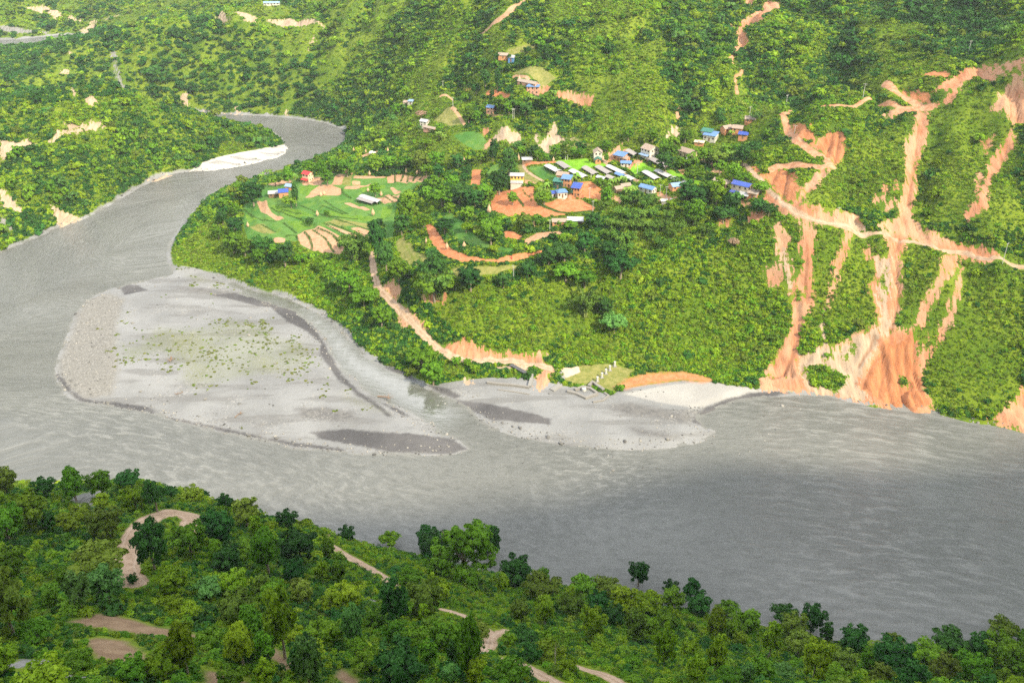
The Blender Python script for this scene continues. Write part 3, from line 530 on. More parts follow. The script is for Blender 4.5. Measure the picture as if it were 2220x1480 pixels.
# unseen hillside around and behind the camera, raised to shade the near bank
az2 = np.linspace(AZ1, AZ0+2*math.pi, 140); r2 = np.concatenate([np.linspace(4, 120, 24, endpoint=False), np.linspace(120, 900, 60)])
BX = (r2[:, None]*np.sin(az2)[None]).ravel(); BY = (r2[:, None]*np.cos(az2)[None]).ravel()
BP = np.stack([BX, BY], -1); BZ, BW = height(BP)
i2, j2 = np.meshgrid(np.arange(len(r2)-1), np.arange(len(az2)-1), indexing='ij'); q0 = (i2*len(az2)+j2).ravel(); n2_ = len(az2)
me = mesh_np('hillside', np.stack([BX, BY, BZ], -1), np.stack([q0, q0+n2_, q0+n2_+1, q0+1], -1), [GROUND], True)
for n in LN+['sand']: attr(me, 'm_'+n, np.full(len(BP), -9.))
tag(link(bpy.data.objects.new('hillside', me)), 'unseen green hillside behind and beside the near bank, raised to shade it', kind='structure', cat='hillside')

# ------------------------------------------------------------ river
CL = [at_z(*np.array(c).T, 0) for c in ([(-700,830),(-300,760),(40,660),(220,560),(330,480),(450,400),(580,375),(670,320),(690,290),(600,262),(430,247),(200,235)],)][0]
CL2 = at_z(*np.array([(-700,830),(-100,880),(300,970),(700,1060),(1200,1120),(1700,1120),(2300,1150),(3000,1250)]).T, 0)
def flow(P):
    best = np.full(len(P), 1e9); S_ = np.zeros(len(P)); T_ = np.zeros(len(P)); acc_dir = np.zeros((len(P), 2)); wsum = np.zeros(len(P))
    for C in (CL, CL2):
        for i in range(1, len(C)):
            A, B = C[i-1], C[i]; d = (B-A)/np.linalg.norm(B-A); dist = seg_dist(P, A, B); wgt = 1/(dist+12)**3
            acc_dir += wgt[:, None]*d*(np.sign(d[0]) if C is CL2 else 1); wsum += wgt
    return acc_dir/np.maximum(np.linalg.norm(acc_dir, axis=1), 1e-9)[:, None]
wx = np.arange(-700, 620, 4.); wy = np.arange(60, 1320, 4.); WX, WY = np.meshgrid(wx, wy); WP = np.stack([WX.ravel(), WY.ravel()], -1)
FD = flow(WP); wsd_ = water_sd(WP)
CHAN = at_z(*np.array([(430,585),(640,640),(800,780),(930,835),(1000,900),(960,930),(880,890),(740,800),(700,730),(640,672),(500,625)]).T, 0)
calm = smooth(-6, 6, sd_poly(WP, CHAN, 9))
nwx = len(wx); a_, b_ = np.meshgrid(np.arange(len(wy)-1), np.arange(nwx-1), indexing='ij'); w0 = (a_*nwx+b_).ravel()
WF = np.stack([w0, w0+1, w0+nwx+1, w0+nwx], -1); keep = (wsd_[WF] > -9).any(1); WF = WF[keep]; us, inv = np.unique(WF, return_inverse=True)
def water_material():
    t = NT('river_water'); fd = t.new('ShaderNodeAttribute', attribute_name='flowdir').outputs['Vector']; calm_ = t.attr('calm'); shal = t.attr('depth')
    sep = t.new('ShaderNodeSeparateXYZ'); t.l.new(fd, sep.inputs[0]); ps = t.new('ShaderNodeSeparateXYZ'); t.l.new(t.pos(), ps.inputs[0])
    warp = t.noise(.03, 3, out='Color')
    s = t.math('ADD', t.math('MULTIPLY', ps.outputs[0], sep.outputs[0]), t.math('MULTIPLY', ps.outputs[1], sep.outputs[1]))
    c = t.math('SUBTRACT', t.math('MULTIPLY', ps.outputs[0], sep.outputs[1]), t.math('MULTIPLY', ps.outputs[1], sep.outputs[0]))
    def vec(ks, kc):
        n = t.new('ShaderNodeCombineXYZ'); t.l.new(t.math('MULTIPLY', s, ks), n.inputs[0]); t.l.new(t.math('MULTIPLY', c, kc), n.inputs[1])
        a = t.new('ShaderNodeVectorMath', operation='MULTIPLY_ADD'); t.l.new(warp, a.inputs[0]); a.inputs[1].default_value = (.9, .9, 0); t.l.new(n.outputs[0], a.inputs[2]); return a.outputs[0]
    r1 = t.noise(1, 5, vec(.16, .42), .62); r2 = t.noise(1, 4, vec(.6, 1.5), .65); r3 = t.noise(1, 3, vec(.010, .028), .5)
    rough_zone = t.rng(t.noise(.012, 2), .42, .6)
    big = t.rng(t.noise(.011, 3), .4, .65); col = t.mix(t.rng(r3, .35, .65), (.128, .134, .128), (.156, .162, .155))
    col = t.mix(t.rng(r2, .5, .7, 0, .30), col, (.26, .265, .255)); col = t.mix(t.rng(r1, .5, .34, 0, .38), col, (.088, .093, .085)); col = t.mix(t.rng(r2, .45, .3, 0, .2), col, (.10, .104, .09))
    foam = t.math('MULTIPLY', t.rng(r2, .66, .74), t.rng(r1, .5, .62)); foam = t.math('MULTIPLY', foam, t.math('MULTIPLY', rough_zone, .6))
    foam = t.math('MULTIPLY', foam, t.math('SUBTRACT', 1., calm_)); col = t.mix(t.math('MULTIPLY', t.math('MULTIPLY', big, t.rng(r1, .50, .62)), .34), col, (.33, .335, .325))  # wide pale patches: glints on the waves put into the colour
    col = t.mix(foam, col, (.5, .5, .48))
    edge = t.rng(t.math('ADD', shal, t.math('MULTIPLY', t.math('SUBTRACT', r2, .5), 3)), 1.6, .2, 0, .35); col = t.mix(edge, col, (.26, .257, .24))
    col = t.mix(t.math('MULTIPLY', calm_, .55), col, (.11, .118, .095)); t.put(t.p.inputs['Base Color'], col); t.put(t.p.inputs['Specular IOR Level'], t.rng(calm_, 0, 1, .5, 1, False)); t.p.inputs['IOR'].default_value = 1.33; t.put(t.p.inputs['IOR'], t.rng(calm_, 0, 1, 1.33, 1.95, False))
    t.put(t.p.inputs['Roughness'], t.rng(calm_, 0, 1, .2, .03, False))
    h = t.math('ADD', t.math('MULTIPLY', r1, 1.1), t.math('MULTIPLY', r2, .2)); h = t.math('MULTIPLY', h, t.rng(calm_, 0, 1, 1, .05, False))
    t.bump(h, .6, 1.0); return t.m
me = mesh_np('river', np.concatenate([WP[us], np.zeros((len(us), 1))], 1), inv.reshape(-1, 4), [water_material()], True)
attr(me, 'flowdir', np.concatenate([FD[us], np.zeros((len(us), 1))], 1), 'FLOAT_VECTOR'); attr(me, 'calm', calm[us]); attr(me, 'depth', wsd_[us])
tag(link(bpy.data.objects.new('river', me)), 'broad silty grey river bending round the gravel island', kind='structure', cat='river')

# ------------------------------------------------------------ foliage
def leaf_material(name, c1, c2, trans=.28):
    t = NT(name); oi = t.new('ShaderNodeObjectInfo'); at = t.attr('leafvar')
    col = t.mix(t.math('ADD', t.math('MULTIPLY', at, .65), t.math('MULTIPLY', oi.outputs['Random'], .35)), c1, c2)
    hs = t.new('ShaderNodeHueSaturation'); t.l.new(col, hs.inputs['Color']); t.l.new(t.rng(oi.outputs['Random'], 0, 1, .80, 1.2, False), hs.inputs['Value'])
    r2 = t.math('FRACT', t.math('MULTIPLY', oi.outputs['Random'], 7.31)); t.l.new(t.rng(r2, 0, 1, .485, .512, False), hs.inputs['Hue'])
    t.put(t.p.inputs['Base Color'], hs.outputs['Color']); t.p.inputs['Roughness'].default_value = .6; t.p.inputs['Specular IOR Level'].default_value = .06
    tr = t.new('ShaderNodeBsdfTranslucent'); t.l.new(hs.outputs['Color'], tr.inputs['Color']); mx = t.new('ShaderNodeMixShader'); mx.inputs[0].default_value = trans
    t.l.new(t.p.outputs[0], mx.inputs[1]); t.l.new(tr.outputs[0], mx.inputs[2]); t.l.new(mx.outputs[0], t.out.inputs['Surface']); return t.m
LEAF = {'bright': leaf_material('leaf_bright', (.115,.225,.010), (.30,.45,.026)), 'mid': leaf_material('leaf_mid', (.062,.17,.012), (.185,.36,.026)),
        'dark': leaf_material('leaf_dark', (.022,.085,.018), (.065,.185,.034)), 'olive': leaf_material('leaf_olive', (.085,.15,.018), (.21,.30,.038)),
        'pale': leaf_material('leaf_pale', (.075,.19,.042), (.18,.36,.08)), 'yellow': leaf_material('leaf_yellow', (.11,.20,.012), (.25,.36,.03)), 'weed': leaf_material('leaf_weed', (.09,.12,.022), (.20,.22,.06), .15),
        'bamboo': leaf_material('leaf_bamboo', (.075,.175,.024), (.18,.32,.05)), 'banana': leaf_material('leaf_banana', (.12,.25,.03), (.25,.42,.07)), 'dry': leaf_material('leaf_dry', (.30,.22,.15), (.4,.3,.2))}
def bark_material():
    t = NT('bark'); n = t.noise(3, 4, t.scaled(t.new('ShaderNodeTexCoord').outputs['Object'], 4, 4, 1)); t.put(t.p.inputs['Base Color'], t.mix(n, (.16,.12,.09), (.36,.31,.25))); t.p.inputs['Roughness'].default_value = .9; return t.m
BARK = bark_material()
def leaves(pts, nrm, size, rng, jit=.5, aspect=1.5):
    """leaf quads at pts facing roughly along nrm"""
    n = len(pts); N = nrm+rng.normal(0, jit, (n, 3)); N /= np.linalg.norm(N, axis=1)[:, None]
    a = np.cross(N, rng.normal(0, 1, (n, 3))); a /= np.linalg.norm(a, axis=1)[:, None]; b = np.cross(N, a)
    s = size*rng.uniform(.6, 1.3, n)[:, None]; a = a*s*aspect*.5; b = b*s*.5
    V = np.stack([pts-a, pts+b*1.0-a*.1, pts+a, pts-b*1.0-a*.1], 1).reshape(-1, 3); F = np.arange(n*4).reshape(n, 4)
    return V, F
def fol_mesh(name, V, F, mat, var):
    me = mesh_np(name, V, F, [mat] if not isinstance(mat, (list, tuple)) else mat); attr(me, 'leafvar', np.repeat(var, 4)); return me
def crown_pts(rng, ncl, per, shape):
    """points + normals of a lumpy crown, about 1 wide in radius, z 0..2"""
    P, Nn, var = [], [], []
    for i in range(ncl):
        g = i*2.39996+rng.normal(0, .25); cz = 1-2*(i+.5)/ncl; cz = max(cz, -.75); rr = math.sqrt(1-cz*cz)
        k = rng.uniform(.48, 1.0) if rng.random() > .2 else rng.uniform(.1, .5)
        c = np.array([rr*math.cos(g)*k, rr*math.sin(g)*k, cz*k])
        if shape == 'cone': f = .5+.5*min(1, (1-(c[2]+1)/2)*1.5+.15); c[:2] *= f
        if shape == 'flat': c[2] = c[2]*.55+.15; c[:2] *= 1.1
        if shape == 'tall': c[:2] *= .8
        cr = rng.uniform(.15, .35)*(.8 if shape == 'cone' else 1)
        d = rng.normal(0, 1, (per, 3)); d /= np.linalg.norm(d, axis=1)[:, None]; d[:, 2] = np.where(d[:, 2] < -.35, -d[:, 2], d[:, 2])
        rad = cr*rng.uniform(.55, 1.08, per)[:, None]
        q = c+d*rad*np.array([1, 1, .8]); P.append(q); out = d*.8+c/np.linalg.norm(c+1e-6)*.5; Nn.append(out/np.linalg.norm(out, axis=1)[:, None])
        var.append(np.clip(rng.normal(.5, .18)+rng.normal(0, .2, per), 0, 1))
    P = np.concatenate(P); Nn = np.concatenate(Nn); P[:, 2] = (P[:, 2]+1); return P, Nn, np.concatenate(var)
def tube(path, rad, k=6):
    V, F = [], []
    for i, (p, r) in enumerate(zip(path, rad)):
        for j in range(k): V.append((p[0]+r*math.cos(2*math.pi*j/k), p[1]+r*math.sin(2*math.pi*j/k), p[2]))
        if i:
            for j in range(k): F.append(((i-1)*k+j, (i-1)*k+(j+1) % k, i*k+(j+1) % k, i*k+j))
    return V, F
def join(parts):
    V, F, o = [], [], 0
    for v, f in parts: V += list(v); F += [tuple(a+o for a in g) for g in f]; o += len(v)
    return V, F
def trunk_mesh(name, rng, h=1.0, r=.075, limbs=5, bark=None):
    ln = rng.normal(0, .06, 2); parts = [tube([(0,0,-.25),(0,0,0),(ln[0]*.5,ln[1]*.5,h*.5),(ln[0],ln[1],h),(ln[0]*1.3,ln[1]*1.3,h*1.55)], [r*1.5,r*1.25,r*.9,r*.7,r*.3])]
    for i in range(limbs):
        g = i*2.4+rng.normal(0, .3); z0 = h*rng.uniform(.6, 1.1); L = rng.uniform(.45, .7); b = np.array([ln[0], ln[1], z0])
        parts.append(tube([b, b+[math.cos(g)*L*.5, math.sin(g)*L*.5, .3], b+[math.cos(g)*L, math.sin(g)*L, .75]], [r*.5, r*.35, r*.12], 5))
    V, F = join(parts); return mesh_np(name, V, F, [bark or BARK], True)
# tree patterns: crown spans z .5..2.5 (height 2.5), radius about 1
CROWN, TRUNK = {}, []
for i in range(4): TRUNK.append(trunk_mesh('trunk', np.random.default_rng(50+i)))
PAT = [('round', 46, 60, .14), ('tall', 46, 54, .165), ('cone', 44, 54, .15), ('flat', 44, 60, .14)]
_geo = {}
for s, (shape, ncl, per, lf) in enumerate(PAT):
    for v in range(2):
        rng = np.random.default_rng(100+s*10+v); P, Nn, var = crown_pts(rng, ncl, per, shape); P[:, 2] += .5
        _geo[(shape, v)] = (*leaves(P, Nn, lf, rng), var)
def crown(shape, v, colour):
    k = (shape, v, colour)
    if k not in CROWN: V, F, var = _geo[(shape, v)]; CROWN[k] = fol_mesh('crown', V, F, LEAF[colour], var)
    return CROWN[k]
# a big spreading tree with finer leaves
rng = np.random.default_rng(5); PB, NB, VB = [], [], []
for i in range(9):
    g = i*2.4; rr = (.0, .45, .55, .6, .5, .62, .4, .55, .3)[i]; c = np.array([rr*math.cos(g), rr*math.sin(g), (1.15, .5, .75, .3, .9, .45, 1.3, .2, 1.55)[i]]); r = rng.uniform(.30, .48)
    p_, n__, v_ = crown_pts(rng, 16, 85, 'round'); PB.append((p_-[0, 0, 1])*r+c+[0, 0, .45]); NB.append(n__); VB.append(v_)
P, Nn, var = np.concatenate(PB), np.concatenate(NB), np.concatenate(VB)
BIGV = (*leaves(P, Nn, .062, rng), var)

def bush_mesh(name, seed, mat, n=130, lf=.30, flat=1.0):
    rng = np.random.default_rng(seed); P, Nn, var = [], [], []
    for i in range(6):
        c = np.array([*rng.uniform(-.5, .5, 2), rng.uniform(.1, .5)*flat]); d = rng.normal(0, 1, (n//6, 3)); d /= np.linalg.norm(d, axis=1)[:, None]; d[:, 2] = abs(d[:, 2])
        P.append(c+d*rng.uniform(.3, .52)*rng.uniform(.7, 1.05, (n//6, 1))*[1, 1, flat]); Nn.append(d+[0, 0, .3]); var.append(np.clip(rng.normal(.5, .2)+rng.normal(0, .2, n//6), 0, 1))
    P, Nn, var = np.concatenate(P), np.concatenate(Nn), np.concatenate(var); V, F = leaves(P, Nn, lf, rng); return fol_mesh(name, V, F, mat, var)
def treelet_mesh(name, seed, mat, shape):
    rng = np.random.default_rng(seed); P, Nn, var = crown_pts(rng, 18, 26, shape); P[:, 2] = P[:, 2]*.9+.25; V, F = leaves(P, Nn, .24, rng); return fol_mesh(name, V, F, mat, var)

# ------------------------------------------------------------ uncountable cover: points on the slopes that carry shrubs, as geometry nodes
def scatter_object(name, label, pts, scl, rot, pid, protos, cat):
    """protos: list of meshes, instanced on the points of one object"""
    col = bpy.data.collections.new(name+'_kinds')
    for i, me in enumerate(protos): col.objects.link(bpy.data.objects.new('%s_kind_%02d' % (name, i), me))
    me = mesh_np(name, pts, np.zeros((0, 4))); attr(me, 'scl', scl, 'FLOAT_VECTOR'); attr(me, 'rot', rot, 'FLOAT_VECTOR'); attr(me, 'pid', pid, 'INT')
    o = link(bpy.data.objects.new(name, me)); tag(o, label, cat, kind='stuff')
    g = bpy.data.node_groups.new(name+'_spread', 'GeometryNodeTree'); g.interface.new_socket('Geometry', in_out='INPUT', socket_type='NodeSocketGeometry'); g.interface.new_socket('Geometry', in_out='OUTPUT', socket_type='NodeSocketGeometry')
    N, L = g.nodes, g.links; gi, go = N.new('NodeGroupInput'), N.new('NodeGroupOutput'); ip = N.new('GeometryNodeInstanceOnPoints'); ci = N.new('GeometryNodeCollectionInfo')
    ci.inputs['Collection'].default_value = col; ci.inputs['Separate Children'].default_value = True; ci.inputs['Reset Children'].default_value = True
    def na(nm, ty):
        n = N.new('GeometryNodeInputNamedAttribute'); n.data_type = ty; n.inputs['Name'].default_value = nm; return n.outputs['Attribute']
    L.new(gi.outputs[0], ip.inputs['Points']); L.new(ci.outputs[0], ip.inputs['Instance']); ip.inputs['Pick Instance'].default_value = True
    L.new(na('pid', 'INT'), ip.inputs['Instance Index']); L.new(na('rot', 'FLOAT_VECTOR'), ip.inputs['Rotation']); L.new(na('scl', 'FLOAT_VECTOR'), ip.inputs['Scale'])
    L.new(ip.outputs[0], go.inputs[0]); md = o.modifiers.new('spread', 'NODES'); md.node_group = g; return o
VIS = np.maximum.accumulate((np.maximum(GZ, 0)+0-CAMZ)/rs[:, None], 0)          # horizon slope so far along each line of sight
def seen(x, y, z, extra=5): return bil(VIS, x, y) <= (z+extra-CAMZ)/np.hypot(x, y)+1e-9
VEG = VEGSD.reshape(NR, NAZ); HARDG = HARDSD.reshape(NR, NAZ); SOFTG = SOFTSD.reshape(NR, NAZ)
def sample(n, r0, r1, rng):
    r = np.sqrt(rng.uniform(r0*r0, r1*r1, n)); a = rng.uniform(R(-45), R(45), n); x, y = r*np.sin(a), r*np.cos(a); z = bil(GZ, x, y)
    u, v, d = project(x, y, z); m = (u > -160) & (u < 2380) & (v > -140) & (v < 1700) & (bil(GW, x, y) < -.8) & seen(x, y, z); return x[m], y[m], z[m], u[m], v[m]
def in_px(u, v, pts):
    return sd_poly(np.stack([u, v], -1), np.array(pts, float), 5) > 0
# broad moods of the slopes, told apart on the photograph: darker woods, sunny grass
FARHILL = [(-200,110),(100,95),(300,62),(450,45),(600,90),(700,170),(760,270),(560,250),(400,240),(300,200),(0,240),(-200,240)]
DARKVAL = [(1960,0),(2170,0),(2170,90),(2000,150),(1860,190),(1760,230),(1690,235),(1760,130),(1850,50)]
LUSH = [(1000,590),(1180,600),(1300,580),(1480,560),(1680,480),(1720,560),(1690,800),(1250,790),(1000,740)]
SMOOTH = [[(1720,480),(1960,500),(2160,540),(2220,560),(2220,900),(2020,880),(1980,700),(1760,700)],[(1780,360),(1990,240),(2200,170),(2220,500),(2000,480),(1800,440),(1740,440)],[(880,600),(1000,590),(1180,640),(1150,740),(980,720)],[(1100,620),(1300,590),(1300,700),(1150,760)],[(1250,170),(1400,150),(1480,260),(1330,300)],[(820,280),(950,240),(1000,290),(930,330)],[(430,110),(600,100),(720,180),(760,260),(560,240),(420,220)]]
SC_P, SC_S, SC_R, SC_I = [], [], [], []
BUSHC = ['bright', 'mid', 'dark', 'olive', 'yellow']
BUSH = [bush_mesh('bush', 300+i*3+v, LEAF[c]) for i, c in enumerate(BUSHC) for v in range(2)]
BUSHN = [bush_mesh('bush', 400+i*3+v, LEAF[c], 230, .19) for i, c in enumerate(BUSHC) for v in range(2)]
TREEL = [treelet_mesh('treelet', 500+i*3+v, LEAF[c], ['round', 'flat'][v]) for i, c in enumerate(['bright', 'mid', 'dark', 'olive', 'pale']) for v in range(2)]
rng = np.random.default_rng(21)
def add_cover(r0, r1, n, smin, smax, p_gap, near=False, dens_scale=26):
    x, y, z, u, v = sample(n, r0, r1, rng); sd = bil(VEG, x, y)
    big = fbm(x, y, 46, 3, 61); patch = fbm(x, y, dens_scale, 4, 62); fine = fbm(x, y, 9, 3, 63)
    keep = (bil(HARDG, x, y)+(fine-.5)*1.0 < (-1.1 if near else -.5)) & (bil(SOFTG, x, y)+(fine-.5)*5 < -.6)
    keep &= rng.random(len(x)) < np.clip((patch-p_gap)*5+.9, .6, 1)
    x, y, z, u, v, big, patch, fine = [q[keep] for q in (x, y, z, u, v, big, patch, fine)]
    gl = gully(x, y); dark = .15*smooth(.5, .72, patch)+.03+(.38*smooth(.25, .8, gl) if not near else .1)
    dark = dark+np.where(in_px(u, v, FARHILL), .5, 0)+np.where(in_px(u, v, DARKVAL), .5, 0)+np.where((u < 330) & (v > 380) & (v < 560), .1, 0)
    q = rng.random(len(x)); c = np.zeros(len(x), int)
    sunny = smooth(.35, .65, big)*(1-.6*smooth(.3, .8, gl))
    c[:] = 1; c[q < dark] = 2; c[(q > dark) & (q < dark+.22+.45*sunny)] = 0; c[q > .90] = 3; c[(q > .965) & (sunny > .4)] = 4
    if near: c = np.where((c == 4) | ((c == 0) & (rng.random(len(x)) < .2)), 1, c); c = np.where((c == 1) & (rng.random(len(x)) < .12), 2, c)
    sm = np.zeros(len(x), bool)
    for pl in SMOOTH: sm |= in_px(u, v, pl)
    sm |= (~np.array([near])) & (fbm(x, y, 40, 3, 66)-.25*gl > .53)
    sm &= ~in_px(u, v, FARHILL); lone = rng.random(len(x)) < .05
    lush = in_px(u, v, LUSH); fh = in_px(u, v, FARHILL); c = np.where(lush & ~lone & (rng.random(len(x)) < .75), rng.choice([0, 0, 0, 1, 4, 3], len(x)), c); c = np.where(sm & ~lone & ~fh, rng.choice([0, 0, 1, 3, 3, 3], len(x)), c)
    s = (smin+(smax-smin)*1.6*rng.random(len(x))**2.5)*(.75+.6*patch); s = np.where(c == 2, s*1.15, s); s = np.where(sm & ~lone, s*.55, s); s = np.where(rng.random(len(x)) < .04, s*1.9, s)
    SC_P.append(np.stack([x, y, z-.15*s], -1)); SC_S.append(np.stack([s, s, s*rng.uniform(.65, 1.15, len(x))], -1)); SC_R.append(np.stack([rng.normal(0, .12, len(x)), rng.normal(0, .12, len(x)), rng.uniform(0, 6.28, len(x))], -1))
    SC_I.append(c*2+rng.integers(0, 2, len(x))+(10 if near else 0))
add_cover(60, 260, 90000, .5, 1.05, .42, near=True)
add_cover(285, 480, 300000, .55, 1.25, .46)
add_cover(480, 720, 260000, .8, 1.7, .46)
add_cover(720, 1250, 90000, 1.4, 2.9, .40)
P = np.concatenate(SC_P); print('shrubs', len(P))
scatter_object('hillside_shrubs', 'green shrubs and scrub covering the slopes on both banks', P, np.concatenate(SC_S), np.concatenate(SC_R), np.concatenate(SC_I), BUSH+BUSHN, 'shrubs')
# woods on the slopes beyond: trees that read as one mass
WOODS = [([(20,340),(130,330),(250,290),(420,330),(520,290),(600,300),(560,330),(420,350),(330,385),(200,450),(60,510),(0,540),(-100,560),(-100,380)], .55, 'mid'), (FARHILL, .5, 'dark'), (DARKVAL, .8, 'dark'),
 ([(1600,0),(1800,0),(1760,130),(1690,235),(1640,250),(1560,150)], .30, 'mid'), ([(1440,0),(1600,0),(1560,150),(1480,120),(1420,60)], .5, 'mid'),([(1150,60),(1300,40),(1420,90),(1300,130),(1200,150),(1060,170),(1020,120)], .6, 'dark'),
 ([(760,260),(860,220),(1000,180),(1050,260),(1000,330),(880,330),(790,330),(750,300)], .45, 'mid'), ([(720,0),(1100,0),(1000,80),(900,160),(760,200),(640,120),(600,40)], .35, 'mid'), ([(1480,270),(1660,270),(1700,320),(1640,360),(1560,420),(1480,380)], .35, 'mid'),
 ([(1300,0),(1440,0),(1420,60),(1200,60)], .4, 'mid'), ([(1900,90),(2220,60),(2220,130),(2080,110),(1990,170),(1900,170)], .3,'olive'),([(1280,190),(1440,150),(1560,200),(1500,280),(1330,270)], .18,'dark'),([(-100,240),(120,240),(300,205),(420,245),(520,265),(420,330),(250,290),(130,260)],.25,'bright')]
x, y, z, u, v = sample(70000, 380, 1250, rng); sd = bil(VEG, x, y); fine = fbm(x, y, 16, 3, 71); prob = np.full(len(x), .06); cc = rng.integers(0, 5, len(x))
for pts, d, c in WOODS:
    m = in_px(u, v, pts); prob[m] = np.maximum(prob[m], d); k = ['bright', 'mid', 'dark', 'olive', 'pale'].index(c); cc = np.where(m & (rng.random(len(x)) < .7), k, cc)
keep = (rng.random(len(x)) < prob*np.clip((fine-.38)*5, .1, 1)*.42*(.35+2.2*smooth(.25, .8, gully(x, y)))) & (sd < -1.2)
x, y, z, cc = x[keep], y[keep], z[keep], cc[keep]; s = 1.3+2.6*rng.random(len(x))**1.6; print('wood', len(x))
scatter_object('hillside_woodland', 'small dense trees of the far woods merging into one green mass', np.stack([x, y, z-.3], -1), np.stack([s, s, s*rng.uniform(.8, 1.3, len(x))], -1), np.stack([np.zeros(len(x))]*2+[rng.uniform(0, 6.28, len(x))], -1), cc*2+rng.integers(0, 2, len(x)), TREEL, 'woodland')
# weeds on the gravel island
GRASS = [bush_mesh('weed_tuft', 600+i, LEAF[c], 60, .5, .45) for i, c in enumerate(['weed', 'weed', 'olive'])]
x, y, z, u, v = sample(190000, 300, 620, rng); wd = np.maximum(bil(LSD['weed'].reshape(NR, NAZ), x, y), bil(LSD['weed2'].reshape(NR, NAZ), x, y)+1); fine = fbm(x, y, 5, 3, 81)
keep = (wd+(fine-.57)*32 > 0) & (bil(LSD['sand'].reshape(NR, NAZ), x, y) > 0) & (rng.random(len(x)) < .9*smooth(.36, .56, fbm(x, y, 16, 3, 82))+.22); x, y, z, fine = x[keep], y[keep], z[keep], fine[keep]; s = .15+.8*rng.random(len(x))**2.5; print('weeds', len(x))
scatter_object('island_weeds', 'low olive weeds dotted over the gravel island', np.stack([x, y, z-.05], -1), np.stack([s, s, s*.7], -1), np.stack([np.zeros(len(x))]*2+[rng.uniform(0, 6.28, len(x))], -1), rng.choice([0, 0, 2, 1, 2], len(x)), GRASS, 'weeds')

# ------------------------------------------------------------ trees one can tell apart
NEARB = [('hairpin bend of the sandy track', 330, 1120), ('grey gravel clearing', 200, 1085), ('big spreading tree at the water', 1000, 1190), ('sandy track end above the bank', 810, 1230),
 ('upper brown clearing', 270, 1350), ('lower brown clearing', 230, 1412), ('forked sandy path', 1050, 1345), ('tall bare trunk', 1204, 1420), ('stony river edge', 1960, 1388), ('lowest sandy path', 1270, 1462),
 ('slim tree by the water', 1385, 1240), ('tall dark tree at the waterline', 1494, 1265), ('dark cone shaped tree', 625, 1128), ('grey gravel patch at the bottom', 110, 1450), ('gap with open water', 1820, 1385), ('soil gap in the bottom thicket', 610, 1420),
 ('bright green glade', 1000, 1300), ('yellow crowned tree by the shore', 72, 1105), ('thicket corner', 2150, 1440), ('small grey scrape', 810, 1300)]
FARB = [('yellow house', 1121, 390), ('blue roofed cluster', 1240, 415), ('red crescent field', 960, 530), ('big red ploughed field', 1150, 450), ('red roofed house', 668, 383), ('blue roofed hut on the terrace', 612, 415), ('white greenhouse on the terrace', 805, 430),
 ('large bunded field', 700, 515), ('dirt road down the spur', 815, 590), ('brown roofed white house', 1400, 330), ('bright blue two storey house', 1605, 415), ('lime rice plots', 1330, 360), ('upper hamlet blue house', 1157, 195), ('small blue roofed brick house', 1065, 240),
 ('red walled house in the trees', 928, 278), ('pinkish bunded plots', 880, 385), ('bamboo grove', 1400, 480), ('village landslip', 1190, 300), ('salmon leaf shaped field', 1240, 447), ('tip of the terrace', 440, 490), ('upright red field', 1031, 385), ('road cut junction', 1720, 460), ('grey sheds below the red field', 1230, 485),
 ('blue roofs under the hill road', 1540, 300), ('gravel shore', 1250, 840), ('bank of the side channel', 650, 640), ('far rim of the terrace', 760, 365), ('parked white car', 807, 330), ('grass plot on the spur', 1030, 590), ('steep green slope', 1400, 680), ('river landslide', 1900, 700), ('small grey roofed shed', 1140, 350)]
CNAME = {'bright': 'bright green', 'mid': 'mid green', 'dark': 'dark green', 'olive': 'olive green', 'pale': 'pale green', 'yellow': 'yellow green', 'dry': 'bare reddish', 'bamboo': 'feathery green', 'banana': 'broad leaved'}
SNAME = {'round': 'rounded', 'tall': 'tall narrow', 'cone': 'pointed', 'flat': 'spreading'}
USED = {}
def place_label(kind, u, v, wpx, colour, shape, near):
    marks = NEARB if near else FARB; ds = sorted((math.hypot(u-a, (v-b)*1.3), n, a, b) for n, a, b in marks)
    def rel(n, a, b):
        dx, dy = u-a, (v-b)
        if math.hypot(dx, dy) < wpx*.45: return 'at the '+n
        if abs(dx) > abs(dy)*1.2: return ('right of the ' if dx > 0 else 'left of the ')+n
        return ('below the ' if dy > 0 else 'above the ')+n
    size = 'large' if wpx > (85 if near else 40) else 'small' if wpx < (50 if near else 24) else ''
    base = ' '.join(x for x in (size, CNAME[colour], SNAME.get(shape, ''), kind) if x)
    for cand in (base+' '+rel(*ds[0][1:]), base+' '+rel(*ds[0][1:])+' towards the '+ds[1][1], base+' between the '+ds[0][1]+' and the '+ds[2][1], base+' '+rel(*ds[1][1:]), base+' '+rel(*ds[1][1:])+' towards the '+ds[2][1], base+' '+rel(*ds[2][1:]), base+' between the '+ds[1][1]+' and the '+ds[2][1], base+' '+rel(*ds[3][1:]), 'leafy '+base+' '+rel(*ds[0][1:]), 'full '+base+' '+rel(*ds[1][1:])):
        wds = cand.split()
        if len(wds) <= 16 and cand not in USED: USED[cand] = 1; return cand
    for k in range(2, 9):
        for j in range(k):
            cand = base+' between the '+ds[j][1]+' and the '+ds[k][1]
            if len(cand.split()) <= 16 and cand not in USED: USED[cand] = 1; return cand
    return cand
rngT = random.Random(5)
